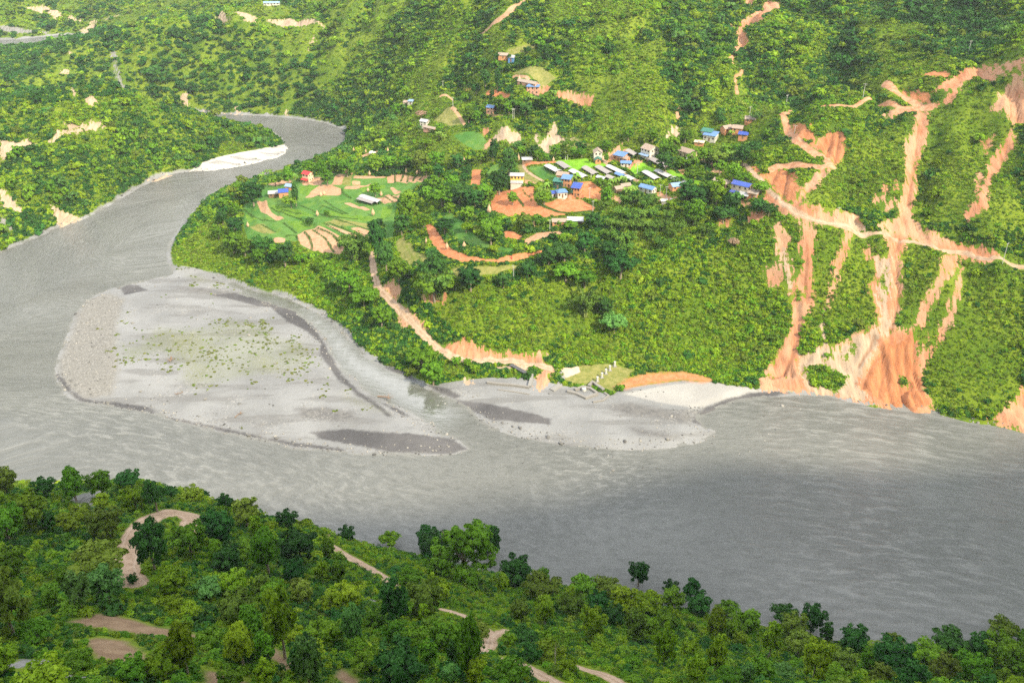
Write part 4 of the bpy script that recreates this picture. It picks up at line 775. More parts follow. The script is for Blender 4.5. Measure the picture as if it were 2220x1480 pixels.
def place_tree(u, v, wpx, colour, shape='round', hpx=None, near=None, big=False, base=False, group=None):
    """u, v: middle of the crown on the photograph; wpx: its width there"""
    bv = v+wpx*.5
    for _ in range(3):
        p = hit(u, bv); uu, vv, d = project(p.x, p.y, p.z); m = FPX/d; W = wpx*(.92 if p.y < 260 and not big else 1)/m; dep = math.atan2(CAMZ-p.z, math.hypot(p.x, p.y))
        c = W*{'round': .95, 'tall': 1.35, 'cone': 1.5, 'flat': .75}[shape]
        if hpx: c = max(math.sqrt(max((hpx/m)**2-(W*math.sin(dep))**2, 0))/math.cos(dep), .5*W)
        bv = v+.72*c*math.cos(dep)*m if not base else v
    near = (p.y < 260) if near is None else near
    t = bpy.data.objects.new('broadleaf_tree', None); link(t); t.location = (p.x, p.y, p.z-.1); t.rotation_euler = (0, 0, rngT.uniform(0, 6.28)); k = .5*W/(.95 if not big else .9)
    t.scale = (k, k, c/2); t.empty_display_size = .5
    tag(t, place_label('tree', u, v, wpx, colour, shape, near), 'tree', group or ('trees of the near bank' if near else 'trees of the village slopes'))
    vv = rngT.randrange(2)
    cr = bpy.data.objects.new('crown', BIGM[colour] if big else crown(shape, vv, colour)); link(cr, t)
    tr = bpy.data.objects.new('trunk', TRUNK[rngT.randrange(4)]); link(tr, t)
    return t
BIGM = {}
for c in ('dark', 'mid'): BIGM[c] = fol_mesh('crown', BIGV[0], BIGV[1], LEAF[c], BIGV[2])
def trees(view, rows):
    s = VIEW[view][2]
    for r in rows:
        (u, v), = px(view, [r[:2]]); shape = r[4] if len(r) > 4 else rngT.choice(['round', 'round', 'flat', 'tall']); place_tree(u, v, r[2]/s, r[3], shape, (r[5]/s if len(r) > 5 else None))
place_tree(1010, 1180, 150, 'mid', 'round', 150, big=True); place_tree(945, 1185, 75, 'dark', 'round'); place_tree(1062, 1170, 60, 'dark', 'tall')
trees('J', [(200,370,270,'yellow','round'),(490,190,170,'mid','tall',190),(660,190,180,'mid','round'),(840,170,150,'dark','flat'),(300,220,150,'dark','round'),(50,170,200,'olive','round'),(880,290,180,'bright','round'),(700,450,230,'olive','round'),(60,440,250,'mid','round'),
 (1010,260,150,'dark','cone'),(1250,270,150,'yellow','flat'),(1470,330,120,'dark','cone'),(1590,380,200,'olive','round'),(1420,480,260,'dark','round'),(1650,470,110,'bright','tall'),(1850,430,140,'dark','round'),(1000,580,230,'dark','round',300),(1230,540,230,'mid','round'),(1430,580,120,'pale','flat'),
 (1470,680,200,'dark','round'),(1730,620,230,'mid','tall',280),(1930,590,240,'dark','round'),(1130,830,230,'bright','round'),(1340,870,170,'pale','flat'),(1520,840,200,'bright','round'),(1550,1000,260,'olive','round'),(1830,1090,260,'bright','tall',370),(1760,890,170,'mid','round'),(650,690,340,'olive','flat'),(100,690,200,'mid','round'),
 (100,950,330,'olive','round',400),(530,880,200,'pale','tall'),(700,840,250,'pale','round'),(250,1140,210,'mid','flat'),(1570,1230,240,'bright','tall',280),(1210,1250,220,'bright','tall',300),(1050,1370,220,'bright','round'),(2000,1370,230,'pale','tall',300),(2080,770,120,'bright','tall'),(2120,1150,220,'mid','round'),(40,1330,230,'bright','round'),
 (330,1450,320,'bright','flat'),(870,1390,210,'mid','round'),(1720,1420,160,'bright','cone'),(1900,760,160,'dark','round'),(860,810,80,'dark','round'),(1350,1200,180,'mid','flat'),(1950,900,170,'olive','round'),(2130,960,180,'bright','round'),(1050,660,90,'mid','round'),(500,420,200,'yellow','flat'),(520,1330,180,'mid','flat'),(1090,250,100,'dark','flat'),(1560,640,140,'mid','flat')])
trees('K', [(560,550,170,'dark','round'),(1110,770,230,'dark','round'),(650,690,180,'olive','round'),(40,520,110,'dark','round'),(310,560,130,'bright','flat'),(1280,800,140,'mid','round'),(1540,850,170,'mid','flat'),(1905,775,150,'dark','round',150),(350,980,200,'dark','round',280),(530,930,260,'olive','round'),(600,840,110,'bright','cone'),
 (1305,1010,170,'bright','tall'),(1290,870,220,'olive','flat'),(1470,980,170,'olive','round'),(1150,1010,150,'olive','round'),(1610,1100,165,'bright','round',200),(1800,960,210,'bright','round'),(1750,1050,150,'dark','round'),(1870,1120,180,'olive','tall'),(2065,1230,170,'bright','cone',230),(2090,1080,160,'mid','round'),(1960,960,200,'bright','flat'),(2120,940,160,'mid','round'),
 (90,1110,160,'pale','tall',260),(220,1070,150,'mid','round'),(60,910,190,'bright','round'),(680,1180,230,'mid','round'),(820,1260,210,'mid','tall',320),(870,1140,170,'olive','flat'),(390,1370,330,'dark','round'),(350,1160,180,'mid','round'),(180,1330,180,'mid','round'),(560,1300,160,'mid','tall'),(700,1420,130,'pale','tall'),(1330,1290,190,'yellow','flat'),(1450,1370,130,'bright','round'),
 (1100,1410,200,'mid','flat'),(1690,870,170,'olive','flat'),(2110,870,110,'dark','round'),(860,1380,170,'bright','cone'),(1230,1250,60,'yellow','flat'),(1180,1200,190,'dark','flat'),(480,1200,180,'mid','round'),(1640,960,150,'dark','round'),(1950,1150,180,'mid','round'),(440,800,150,'mid','flat'),(120,1250,150,'mid','round')])
trees('L', [(45,880,120,'dark','round',140),(90,970,170,'dark','round'),(200,1090,150,'bright','tall',180),(280,1010,140,'mid','flat'),(410,1080,180,'mid','round'),(550,1200,150,'bright','tall',200),(640,1040,160,'dark','flat'),(820,1060,160,'dark','round',170),(910,1150,110,'dark','tall'),(700,1120,200,'olive','round'),(830,1330,200,'bright','round',260),(1000,1340,200,'olive','round'),
 (1090,1200,200,'dark','round'),(1320,1300,260,'dark','round'),(1340,1200,110,'olive','flat'),(1700,1220,220,'dark','flat'),(2030,1120,165,'olive','flat'),(2040,1260,250,'mid','round'),(200,1300,160,'bright','tall',220),(360,1190,95,'yellow','round'),(50,1260,150,'bright','round'),(80,1400,170,'bright','tall'),(500,1390,180,'mid','round'),(410,1420,110,'pale','tall'),(640,1410,150,'pale','flat'),
 (1165,1460,130,'bright','flat'),(1450,1430,220,'dark','round'),(1650,1380,210,'olive','round'),(1850,1380,210,'mid','round'),(2040,1430,120,'yellow','round'),(2150,1350,150,'mid','round'),(1250,1430,180,'olive','round'),(2170,1180,140,'mid','flat'),(320,1120,150,'mid','round'),(950,1430,190,'mid','flat'),(740,1230,190,'olive','flat'),(1200,1320,170,'mid','round'),(1550,1280,190,'mid','flat'),(300,1440,150,'mid','flat'),(1900,1240,200,'dark','round')])
# village slopes
trees('Q', [(1120,370,200,'dark','round'),(1040,560,240,'mid','round'),(1330,540,220,'mid','round'),(920,700,190,'mid','round'),(660,800,260,'mid','round'),(600,1030,300,'mid','tall'),(530,1230,300,'dark','round'),(1180,780,430,'mid','flat'),(1450,720,330,'dark','round'),(1700,790,300,'dark','round'),(1870,720,270,'mid','round'),(1880,910,150,'mid','round'),
 (1012,990,95,'bright','tall'),(880,1150,210,'mid','round'),(1220,1250,300,'dark','flat'),(1580,1040,230,'mid','round'),(1560,1270,185,'bright','flat'),(1820,1110,180,'mid','round'),(1980,1250,300,'mid','flat'),(150,1350,230,'dark','round'),(1600,350,110,'dark','tall'),(1540,460,120,'dark','round'),(1230,440,110,'mid','round'),(340,220,210,'mid','round'),(120,250,250,'mid','round'),
 (580,230,260,'mid','flat'),(820,230,300,'olive','round'),(1100,170,250,'mid','round'),(1430,200,230,'dark','round'),(1800,130,200,'mid','round'),(1990,100,160,'dark','tall'),(930,340,220,'mid','flat'),(170,1180,110,'dark','round'),(1850,420,100,'mid','round'),(2020,430,130,'mid','round'),(720,1000,160,'olive','round'),(1290,950,150,'mid','round')])
trees('C', [(400,370,250,'dark','tall',400),(240,690,300,'dark','round',320),(455,950,190,'mid','round'),(640,1340,290,'olive','round'),(870,1320,200,'mid','flat'),(1380,1390,190,'mid','flat'),(960,940,250,'mid','flat'),(1960,930,210,'mid','tall'),(1730,1300,270,'dark','round'),(1190,1350,100,'mid','round'),(180,1350,230,'mid','round'),(90,900,200,'mid','round'),(160,130,160,'dark','tall'),(600,190,150,'mid','round'),(760,200,170,'dark','round'),(850,250,140,'mid','round'),
 (980,290,120,'mid','round'),(1140,180,170,'mid','round'),(1300,230,160,'olive','round'),(1440,210,150,'mid','round'),(1560,220,170,'mid','flat'),(1870,700,170,'mid','flat'),(1970,150,110,'mid','round'),(1700,340,60,'bright','cone')])
trees('D', [(880,430,260,'dark','round'),(1080,440,160,'mid','round'),(950,290,200,'mid','round'),(1380,330,200,'mid','round'),(1560,370,230,'olive','flat'),(1900,340,250,'dark','round'),(2060,240,200,'dark','flat'),(1250,600,250,'mid','flat'),(1450,760,180,'mid','round'),(1560,820,230,'bright','tall'),(1160,820,260,'dark','round'),(1320,880,240,'dark','round'),(950,1010,160,'bright','round'),
 (1650,1120,280,'dark','flat'),(1740,980,230,'dark','round'),(1470,1110,100,'bright','tall'),(2150,770,200,'mid','flat'),(2100,1010,190,'dark','round'),(1260,1080,300,'mid','round'),(1140,80,160,'mid','round'),(850,230,150,'mid','tall'),(700,80,170,'mid','round'),(380,60,160,'mid','round'),(600,130,140,'olive','round'),(1000,150,160,'mid','flat'),(80,210,140,'mid','round'),(90,380,80,'mid','tall'),(1780,560,220,'mid','round'),(1900,650,200,'mid','flat'),(1600,500,180,'mid','round')])
trees('E', [(235,110,115,'dark','tall',220),(290,215,125,'dark','tall'),(590,300,200,'dark','round'),(600,400,230,'mid','flat'),(830,350,160,'dark','round'),(1040,370,90,'dark','round'),(1200,305,105,'dark','round'),(1330,215,125,'dark','round'),(1430,190,150,'dark','flat'),(1560,130,120,'dark','round'),(1440,320,140,'mid','flat'),(1710,180,120,'dark','round'),(1790,270,190,'dark','flat'),(1750,640,150,'pale','flat'),
 (960,55,150,'mid','round'),(980,170,60,'bright','flat'),(1415,105,60,'mid','round'),(370,310,150,'mid','round'),(1690,540,110,'dark','round'),(1560,360,130,'mid','flat'),(520,870,160,'mid','flat'),(590,960,150,'mid','round'),(740,890,60,'mid','round'),(810,900,50,'mid','round'),(860,940,60,'mid','round'),(260,600,130,'mid','round'),(150,480,160,'mid','flat'),(60,380,150,'mid','round')])
trees('A', [(250,380,230,'dark','round'),(100,340,150,'mid','round'),(50,560,140,'mid','round'),(70,720,180,'dark','round'),(40,900,220,'mid','round'),(160,960,180,'mid','round'),(300,1050,160,'mid','round'),(330,930,180,'dark','round'),(590,1040,220,'dark','round'),(470,1010,110,'mid','tall'),(705,380,80,'dark','tall',210),(1040,215,150,'mid','round'),(1550,345,130,'mid','round'),(850,685,90,'dark','round'),(1030,600,65,'mid','round'),(1170,940,60,'dark','round'),
 (480,250,130,'mid','flat'),(620,190,130,'mid','tall'),(710,60,65,'dark','round'),(850,110,150,'mid','round'),(980,120,130,'mid','tall'),(1100,90,150,'mid','round'),(1250,100,180,'mid','round'),(650,470,150,'mid','flat'),(1590,700,70,'dark','round'),(-60,480,120,'mid','round'),(-80,640,130,'dark','round'),(-120,800,130,'mid','round'),(430,930,90,'dark','round'),(760,1080,130,'mid','flat'),(960,1150,110,'mid','tall')])
trees('B', [(310,480,100,'dry','flat'),(460,470,80,'bright','round'),(510,630,90,'mid','round'),(360,780,130,'mid','flat'),(1160,350,150,'mid','round'),(1330,370,150,'mid','flat'),(1430,420,150,'dark','round'),(1650,340,160,'mid','round'),(1250,410,120,'mid','round'),(1070,260,60,'dark','tall'),(1130,110,80,'dark','tall',200),(1000,90,120,'dark','tall'),(900,200,100,'dark','round'),(820,490,140,'mid','round'),(900,490,110,'mid','round')])
trees('S', [(655,850,130,'dry','flat'),(1100,430,190,'dark','flat')])

# fill of the near wood: smaller trees between the ones above
_placed = [(o.location.x, o.location.y, o.scale.x) for o in COL.objects if o.name.startswith('broadleaf_tree')]
def fill_trees(n, vmin, ymax, wlo, whi, cols, tries=4000):
    cnt = 0; rr = random.Random(31)
    for _ in range(tries):
        if cnt >= n: break
        u, v = rr.uniform(-30, 2250), rr.uniform(vmin, 1500); p = hit(u, v)
        if p.y > ymax or p.z < 1.5 or bil(VEG, np.array([p.x]), np.array([p.y]))[0] > -1.2: continue
        wm = rr.uniform(wlo, whi)
        if any(math.hypot(p.x-a, p.y-b) < (wm+c)*.62 for a, b, c in _placed): continue
        d = project(p.x, p.y, p.z)[2]; place_tree(u, v, 2*wm*FPX/d, rr.choice(cols), rr.choice(['round', 'tall', 'flat', 'round']), base=True); _placed.append((p.x, p.y, wm)); cnt += 1
    print('fill', cnt)
fill_trees(55, 1040, 260, 1.3, 2.4, ['bright', 'mid', 'mid', 'dark', 'olive', 'bright'])

# bamboo clumps
def bamboo_parts(seed):
    rng = np.random.default_rng(seed); tubes, P, Nn, var = [], [], [], []
    for i in range(22):
        g = rng.uniform(0, 6.28); b = rng.uniform(0, .25); L = rng.uniform(.55, 1.05); H = rng.uniform(1.7, 2.5); path = []
        for t in np.linspace(0, 1, 6): path.append((math.cos(g)*(b+L*t**2.4), math.sin(g)*(b+L*t**2.4), H*(t-.28*t**4)))
        tubes.append(tube(path, [.03, .03, .025, .02, .015, .008], 4)); pa = np.array(path)
        for k in range(58):
            t = rng.uniform(.25, 1)*5; a = min(int(t), 4); q = pa[a]*(1-(t-a))+pa[a+1]*(t-a); P.append(q+rng.normal(0, .09, 3)*[1, 1, .9]); Nn.append([math.cos(g)*.6, math.sin(g)*.6, .7]); var.append(rng.uniform(.2, .9))
    V, F = join(tubes); lv, lf = leaves(np.array(P), np.array(Nn, float), .12, rng, .6, 2.2); return V, F, lv, lf, np.clip(var, 0, 1)
BAM = []
_t = NT('bamboo_culm'); _t.p.inputs['Base Color'].default_value = (.25, .30, .09, 1); CULM = _t.m
for i in range(3):
    V, F, lv, lf, var = bamboo_parts(900+i); BAM.append((mesh_np('culms', V, F, [CULM], True), fol_mesh('foliage', lv, lf, LEAF['bamboo'], var)))
def bamboo(view, rows):
    s = VIEW[view][2]
    for X, Y, wpx in rows:
        (u, v), = px(view, [(X, Y)]); wp = wpx/s; bv = v+wp*.45; p = hit(u, bv); d = project(p.x, p.y, p.z)[2]; W = wp*d/FPX
        t = bpy.data.objects.new('bamboo_clump', None); link(t); t.location = (p.x, p.y, p.z-.1); t.scale = (W/2, W/2, W*.50); t.rotation_euler = (0, 0, rngT.uniform(0, 6.28))
        tag(t, place_label('bamboo clump', u, v, wp, 'bamboo', '', False), 'bamboo', 'bamboo clumps of the village'); a, b = BAM[rngT.randrange(3)]
        link(bpy.data.objects.new('culms', a), t); link(bpy.data.objects.new('foliage', b), t)
bamboo('U', [(250,300,230),(230,480,220),(560,400,220),(720,380,230),(880,470,220),(480,600,230),(650,660,240),(800,640,220),(340,780,240),(540,820,230),(700,800,230),(880,800,220),(1000,610,200),(300,960,230),(450,1040,220),(620,1010,230),(1180,800,230),(1130,1090,260),(1640,560,240),(1700,720,250),(1580,660,220),(1950,220,220),(1880,340,230),(1320,920,220),(1430,820,220),(1850,900,240),(960,960,220),(570,1170,230),(1030,400,200),(1500,300,220),(1250,640,210),(1050,830,210)])
bamboo('E', [(1560,520,190),(640,400,220),(95,165,190)]); bamboo('A', [(1330,960,290)])
# banana plants
def banana_parts(seed):
    rng = np.random.default_rng(seed); V, F, var = [], [], []
    for i in range(11):
        g = i*2.4+rng.normal(0, .2); L = rng.uniform(.8, 1.15); up = rng.uniform(.7, 1.2); c, s = math.cos(g), math.sin(g); o = len(V)
        for k, t in enumerate(np.linspace(0, 1, 6)):
            x = L*t; z = 1.1+up*t*1.3-1.25*t*t; w = .19*math.sin(math.pi*min(t*.9+.1, 1))+.02
            for q in (-1, 0, 1): V.append((c*x-s*w*q, s*x+c*w*q, z+.05*(1-abs(q))))
            var += [rng.uniform(.2, .9)]*3
            if k:
                for q in range(2): F.append((o+(k-1)*3+q, o+(k-1)*3+q+1, o+k*3+q+1, o+k*3+q))
    return V, F, var
BAN = []
_t = NT('banana_stem'); _t.p.inputs['Base Color'].default_value = (.20, .22, .08, 1); BSTEM = _t.m
for i in range(3):
    V, F, var = banana_parts(950+i); me = mesh_np('fronds', V, F, [LEAF['banana']], True); attr(me, 'leafvar', var); sv, sf = tube([(0,0,-.2),(0,0,.6),(0,0,1.25)], [.13, .1, .07], 7); BAN.append((me, mesh_np('stem', sv, sf, [BSTEM], True)))
def banana(view, pts, size=4.2):
    for X, Y in pts:
        (u, v), = px(view, [(X, Y)]); p = hit(u, v+10); k = size*rngT.uniform(.40, .6); d = project(p.x, p.y, p.z)[2]
        t = bpy.data.objects.new('banana_plant', None); link(t); t.location = (p.x, p.y, p.z); t.scale = (k, k, k*1.15); t.rotation_euler = (0, 0, rngT.uniform(0, 6.28))
        tag(t, place_label('banana plant', u, v, 30, 'banana', '', False), 'banana plant', 'banana plants round the village'); a, b = BAN[rngT.randrange(3)]
        link(bpy.data.objects.new('fronds', a), t); link(bpy.data.objects.new('stem', b), t)
banana('C', [(940,800),(1010,760),(890,850),(1000,850),(1450,630),(1500,650),(1420,670),(1480,600)]); banana('U', [(430,90),(350,120),(500,70),(560,90),(300,150),(690,220),(640,260),(560,240),(910,130),(960,120),(720,260),(590,270)])
banana('D', [(1640,250),(1700,300),(1880,260),(1950,270),(1840,310),(1760,60),(1640,380),(1590,320),(1740,350),(1980,230)]); banana('A', [(690,200),(730,215),(660,230),(390,160),(430,165),(350,170),(330,200)]); banana('Z', [(1250,480),(1340,470),(900,560),(960,590),(860,600)]); banana('B', [(490,690),(530,700),(560,720)])
# the bare standing trunk
p = hit(*px('K', [(1370,1390)])[0]); t = bpy.data.objects.new('dead_tree', None); link(t); t.location = p; t.scale = (1.2, 1.2, 2.6); tag(t, 'tall pale bare trunk standing leafless among bright bushes', 'tree')
_t = NT('dead_bark'); _t.p.inputs['Base Color'].default_value = (.42, .38, .31, 1); link(bpy.data.objects.new('trunk', trunk_mesh('trunk', np.random.default_rng(70), 1.6, .07, 3, _t.m)), t)

# ------------------------------------------------------------ buildings and small things
def plain(name, c, rough=.8, spec=.2, var=.15, scale=1.5):
    t = NT(name); n = t.noise(scale, 4, t.new('ShaderNodeTexCoord').outputs['Object']); t.put(t.p.inputs['Base Color'], t.mix(n, tuple(x*(1-var) for x in c), tuple(min(x*(1+var), 1) for x in c))); t.p.inputs['Roughness'].default_value = rough; t.p.inputs['Specular IOR Level'].default_value = spec; return t.m
def sheet(name, c, pitch=5.):
    """corrugated metal: ribs in colour and relief down the slope"""
    t = NT(name); tc = t.new('ShaderNodeTexCoord').outputs['Object']; wv = t.new('ShaderNodeTexWave'); wv.inputs['Scale'].default_value = pitch; wv.inputs['Distortion'].default_value = .3; t.l.new(tc, wv.inputs['Vector'])
    n = t.noise(.9, 4, tc); col = t.mix(n, tuple(x*.8 for x in c), tuple(min(x*1.2, 1) for x in c)); col = t.mix(t.rng(t.noise(.45, 5, tc, .7), .55, .72, 0, .55), col, (.26, .17, .11)); col = t.mix(t.rng(wv.outputs['Fac'], .2, .8, 0, .18), col, tuple(x*.45 for x in c)); t.put(t.p.inputs['Base Color'], col); t.p.inputs['Roughness'].default_value = .45; t.bump(wv.outputs['Fac'], .4, .05); return t.m
def slates(name, a, b):
    t = NT(name); tc = t.new('ShaderNodeTexCoord').outputs['Object']; br = t.new('ShaderNodeTexBrick'); br.inputs['Scale'].default_value = 3; br.inputs['Color1'].default_value = (*a, 1); br.inputs['Color2'].default_value = (*b, 1); br.inputs['Mortar'].default_value = (.09, .07, .06, 1); t.l.new(tc, br.inputs['Vector']); t.put(t.p.inputs['Base Color'], t.mix(t.noise(2, 4, tc), br.outputs['Color'], (.36, .29, .24))); t.p.inputs['Roughness'].default_value = .9; return t.m
M = {'blue': sheet('blue_sheet', (.13, .25, .50)), 'deepblue': sheet('deep_blue_sheet', (.05, .10, .42)), 'paleblue': sheet('faded_blue_sheet', (.24, .36, .55)), 'green': sheet('green_sheet', (.05, .19, .15)), 'grey': sheet('grey_sheet', (.42, .43, .46)), 'red': sheet('red_sheet', (.62, .04, .05)), 'zinc': sheet('zinc_sheet', (.48, .49, .52)),
     'brown': slates('brown_slates', (.34, .25, .20), (.42, .32, .26)), 'thatch': slates('grey_brown_slates', (.30, .25, .21), (.38, .32, .27)),
     'white': plain('white_wash', (.62, .59, .53)), 'cream': plain('cream_wash', (.68, .56, .40)), 'mud': plain('orange_mud', (.56, .27, .14)), 'yellow': plain('yellow_paint', (.78, .50, .12)), 'pinkwall': plain('pink_brick', (.60, .33, .24)), 'greenwall': plain('green_sheet_wall', (.03, .10, .08)), 'bluewall': plain('blue_paint', (.10, .24, .48)),
     'dark': plain('dark_opening', (.03, .03, .035)), 'wood': plain('weathered_wood', (.22, .15, .10)), 'plastic': plain('milky_plastic', (.46, .46, .49), .5), 'net': plain('grey_netting', (.30, .28, .28), .9, .1, .35, 4), 'straw': plain('straw', (.56, .38, .24), .95, .1, .25, 3), 'pole': plain('galvanised_pole', (.52, .52, .50), .5), 'timberpole': plain('timber_pole', (.45, .38, .30)),
     'concrete': plain('concrete', (.27, .265, .25)), 'stonewall': plain('stone_masonry', (.25, .24, .225), .95, .1, .4, 3.5), 'whitepaint': plain('white_paint', (.50, .50, .485)), 'slab': plain('grey_slab', (.10, .10, .11)), 'glass': plain('window_glass', (.05, .07, .09), .1, .5), 'rubber': plain('rubber', (.02, .02, .02)), 'carwhite': plain('car_white', (.80, .80, .80), .25, .5), 'cable': plain('cable', (.08, .08, .08))}
def box(x0, x1, y0, y1, z0, z1):
    V = [(x, y, z) for z in (z0, z1) for y in (y0, y1) for x in (x0, x1)]
    return V, [(0,2,3,1), (4,5,7,6), (0,1,5,4), (2,6,7,3), (0,4,6,2), (1,3,7,5)]
def part(name, geo, mat, parent, label=None):
    V, F = geo; me = bpy.data.meshes.new(name); me.from_pydata([tuple(v) for v in V], [], [tuple(f) for f in F]); me.materials.append(M[mat] if isinstance(mat, str) else mat); me.update()
    o = link(bpy.data.objects.new(name, me), parent)
    if label: o['label'] = label
    return o
def gable(x0, x1, y0, y1, z, rise, t=.12, over=.35):
    """two roof slopes with thickness, ridge along x"""
    a, b = x0-over, x1+over; c, d = y0-over, y1+over; ym = (y0+y1)/2; e = z-rise*over/((y1-y0)/2)
    P = []
    for x in (a, b): P += [(x, c, e), (x, ym, z+rise), (x, d, e), (x, c, e-t), (x, ym, z+rise-t), (x, d, e-t)]
    return P, [(0,1,7,6), (1,2,8,7), (3,9,10,4), (4,10,11,5), (0,6,9,3), (2,5,11,8), (0,3,4,1), (1,4,5,2), (6,7,10,9), (7,8,11,10)]
def hip(x0, x1, y0, y1, z, rise, t=.12, over=.4):
    a, b, c, d = x0-over, x1+over, y0-over, y1+over; ym = (y0+y1)/2; k = (y1-y0)/2*.8
    V = [(a,c,z),(b,c,z),(b,d,z),(a,d,z),(a+k,ym,z+rise),(b-k,ym,z+rise),(a,c,z-t),(b,c,z-t),(b,d,z-t),(a,d,z-t)]
    return V, [(0,1,5,4),(1,2,5),(2,3,4,5),(3,0,4),(0,6,7,1),(1,7,8,2),(2,8,9,3),(3,9,6,0),(6,9,8,7)]
def lean(x0, x1, y0, y1, z0, z1, t=.08):
    """single slope, low edge at y0"""
    V = [(x0,y0,z0),(x1,y0,z0),(x1,y1,z1),(x0,y1,z1)]; V += [(x, y, z-t) for x, y, z in V]
    return V, [(0,1,2,3),(4,7,6,5),(0,4,5,1),(1,5,6,2),(2,6,7,3),(3,7,4,0)]
def gwall(x0, x1, y0, y1, z1, rise, base=-1.2):
    V, F = box(x0, x1, y0, y1, base, z1)
    if rise:
        ym = (y0+y1)/2; n = len(V); V = V+[(x0, ym, z1+rise-.08), (x1, ym, z1+rise-.08)]; F = F+[(4,6,n), (5,n+1,7)]
    return V, F
def at(view, X, Y, dz=0):
    (u, v), = px(view, [(X, Y)]); p = hit(u, v); p.z = max(p.z, 0)+dz; return p
def root(name, p, rz, label, cat, group=None):
    t = bpy.data.objects.new(name, None); link(t); t.location = p; t.rotation_euler = (0, 0, rz); t.empty_display_size = 1; tag(t, label, cat, group); return t
def windows(t, w, d, floors, hf, wall=None, n=3, end=True, door=True):
    for f in range(floors):
        z = f*hf+hf*.42
        for i in range(n):
            x = -w/2+w*(i+.5)/n
            if f == 0 and door and i == n//2:
                part('door', box(x-.42, x+.42, -d/2-.05, -d/2+.05, .05, 1.95), 'wood', t)
            else:
                q = part('window', box(x-.42, x+.42, -d/2-.05, -d/2+.05, z, z+.95), 'wood', t); part('pane', box(x-.33, x+.33, -d/2-.07, -d/2-.052, z+.08, z+.87), 'dark', q)
        if end:
            for y in ((-.22*d, .22*d) if d > 3.6 else (0,)):
                q = part('window', box(w/2-.05, w/2+.05, y-.38, y+.38, z, z+.9), 'wood', t); part('pane', box(w/2+.052, w/2+.07, y-.3, y+.3, z+.08, z+.82), 'dark', q)
def house(view, X, Y, w, d, h, rz, roof, wall, label, floors=1, kind='gable', rise=1.2, porch=None, n=3, cat='house', name='house', extra=None):
    p = at(view, X, Y); m = CAMZ-p.z; t = root(name, p, R(rz), label, cat, 'houses of the village' if cat == 'house' else 'sheds of the village')
    part('wall', gwall(-w/2, w/2, -d/2, d/2, h, rise if kind == 'gable' else 0), wall, t)
    if kind == 'gable': part('roof', gable(-w/2, w/2, -d/2, d/2, h+.06, rise), roof, t)
    elif kind == 'hip': part('roof', hip(-w/2, w/2, -d/2, d/2, h+.1, rise), roof, t)
    else: part('roof', lean(-w/2-.35, w/2+.35, -d/2-.5, d/2+.4, h+.08, h+.08+rise), roof, t)
    windows(t, w, d, floors, h/floors, n=n)
    if porch:
        pz = h/floors*.92; part('porch_roof', lean(-w/2, w/2, -d/2-1.9, -d/2-.02, pz-.45, pz), porch, t)
        for x in np.linspace(-w/2+.1, w/2-.1, max(3, int(w/2))): part('post', box(x-.06, x+.06, -d/2-1.8, -d/2-1.68, -1, pz-.5), 'wood', t)
    return t
# village cluster
t = house('C', 528, 742, 6.6, 4.2, 5.4, -4, 'grey', 'yellow', 'yellow two storey house with grey roof and white lower lean-to', 2, rise=.8, n=4); part('annex', gwall(-3.0, 3.0, -4.6, -2.15, 2.5, 0), 'white', t); part('annex_roof', lean(-3.2, 3.2, -4.9, -2.12, 2.56, 3.0), 'grey', t)
house('C', 1240, 935, 4.6, 3.6, 2.7, 12, 'blue', 'white', 'small white walled house with light blue roof beside red fields', kind='hip', rise=1.2)
house('C', 1120, 925, 2.6, 2.4, 1.8, 12, 'deepblue', 'white', 'low blue roofed lean-to left of the white walled house', kind='lean', rise=.4, n=1, cat='shed', name='shed')
t = house('C', 1480, 915, 4.2, 5.0, 4.6, -18, 'deepblue', 'mud', 'tall orange walled house with deep blue roof beside the red field', 2, kind='lean', rise=.9); part('balcony', box(-2.3, -1.2, -3.2, -2.55, 2.1, 3.4), 'greenwall', t)
house('C', 1320, 770, 4.4, 4.0, 4.4, -18, 'blue', 'mud', 'blue roofed house in the middle of the blue cluster', 2, kind='lean', rise=.8)
house('C', 1190, 790, 4.6, 3.4, 3.6, -18, 'green', 'greenwall', 'green roofed house at the left of the blue cluster', kind='lean', rise=.7)
house('C', 1260, 690, 5.4, 4.0, 3.8, -20, 'brown', 'mud', 'brown roofed mud house at the back of the blue cluster', rise=1.2)
house('C', 1500, 890, 1.8, 1.6, 1.2, -18, 'grey', 'mud', 'tiny grey roofed lean-to against the tall orange house', kind='lean', rise=.2, n=1, cat='shed', name='shed')
house('C', 1815, 330, 4.4, 4.2, 4.0, -90, 'brown', 'white', 'white house with brown gable roof behind lime rice plots', 2, rise=1.5, n=2)
house('C', 1822, 385, 3.6, 2.8, 2.0, -90, 'green', 'mud', 'mud hut with small green roof in front of a white house', rise=.8, n=1, cat='shed', name='shed')
house('C', 685, 385, 5.0, 2.6, 1.8, 4, 'grey', 'wood', 'small grey roofed shed at the end of the red strip', kind='lean', rise=.5, cat='shed', name='shed', n=2)
house('C', 1215, 1390, 7.2, 3.2, 2.4, 2, 'thatch', 'mud', 'long brown roofed shed below the big red field', rise=.9, cat='shed', name='shed'); house('C', 1455, 1370, 7.0, 3.0, 2.0, -4, 'zinc', 'wood', 'pale zinc roofed shed below the big red field', kind='lean', rise=.7, cat='shed', name='shed')
house('C', 2150, 845, 4.2, 3.4, 1.8, 25, 'brown', 'wood', 'small brown roofed hut among banana plants', rise=.9, n=1, cat='shed', name='shed'); house('D', 340, 790, 4.6, 3.0, 1.8, 20, 'thatch', 'wood', 'grey brown roofed hut behind the banana plants', rise=.8, n=1, cat='shed', name='shed')
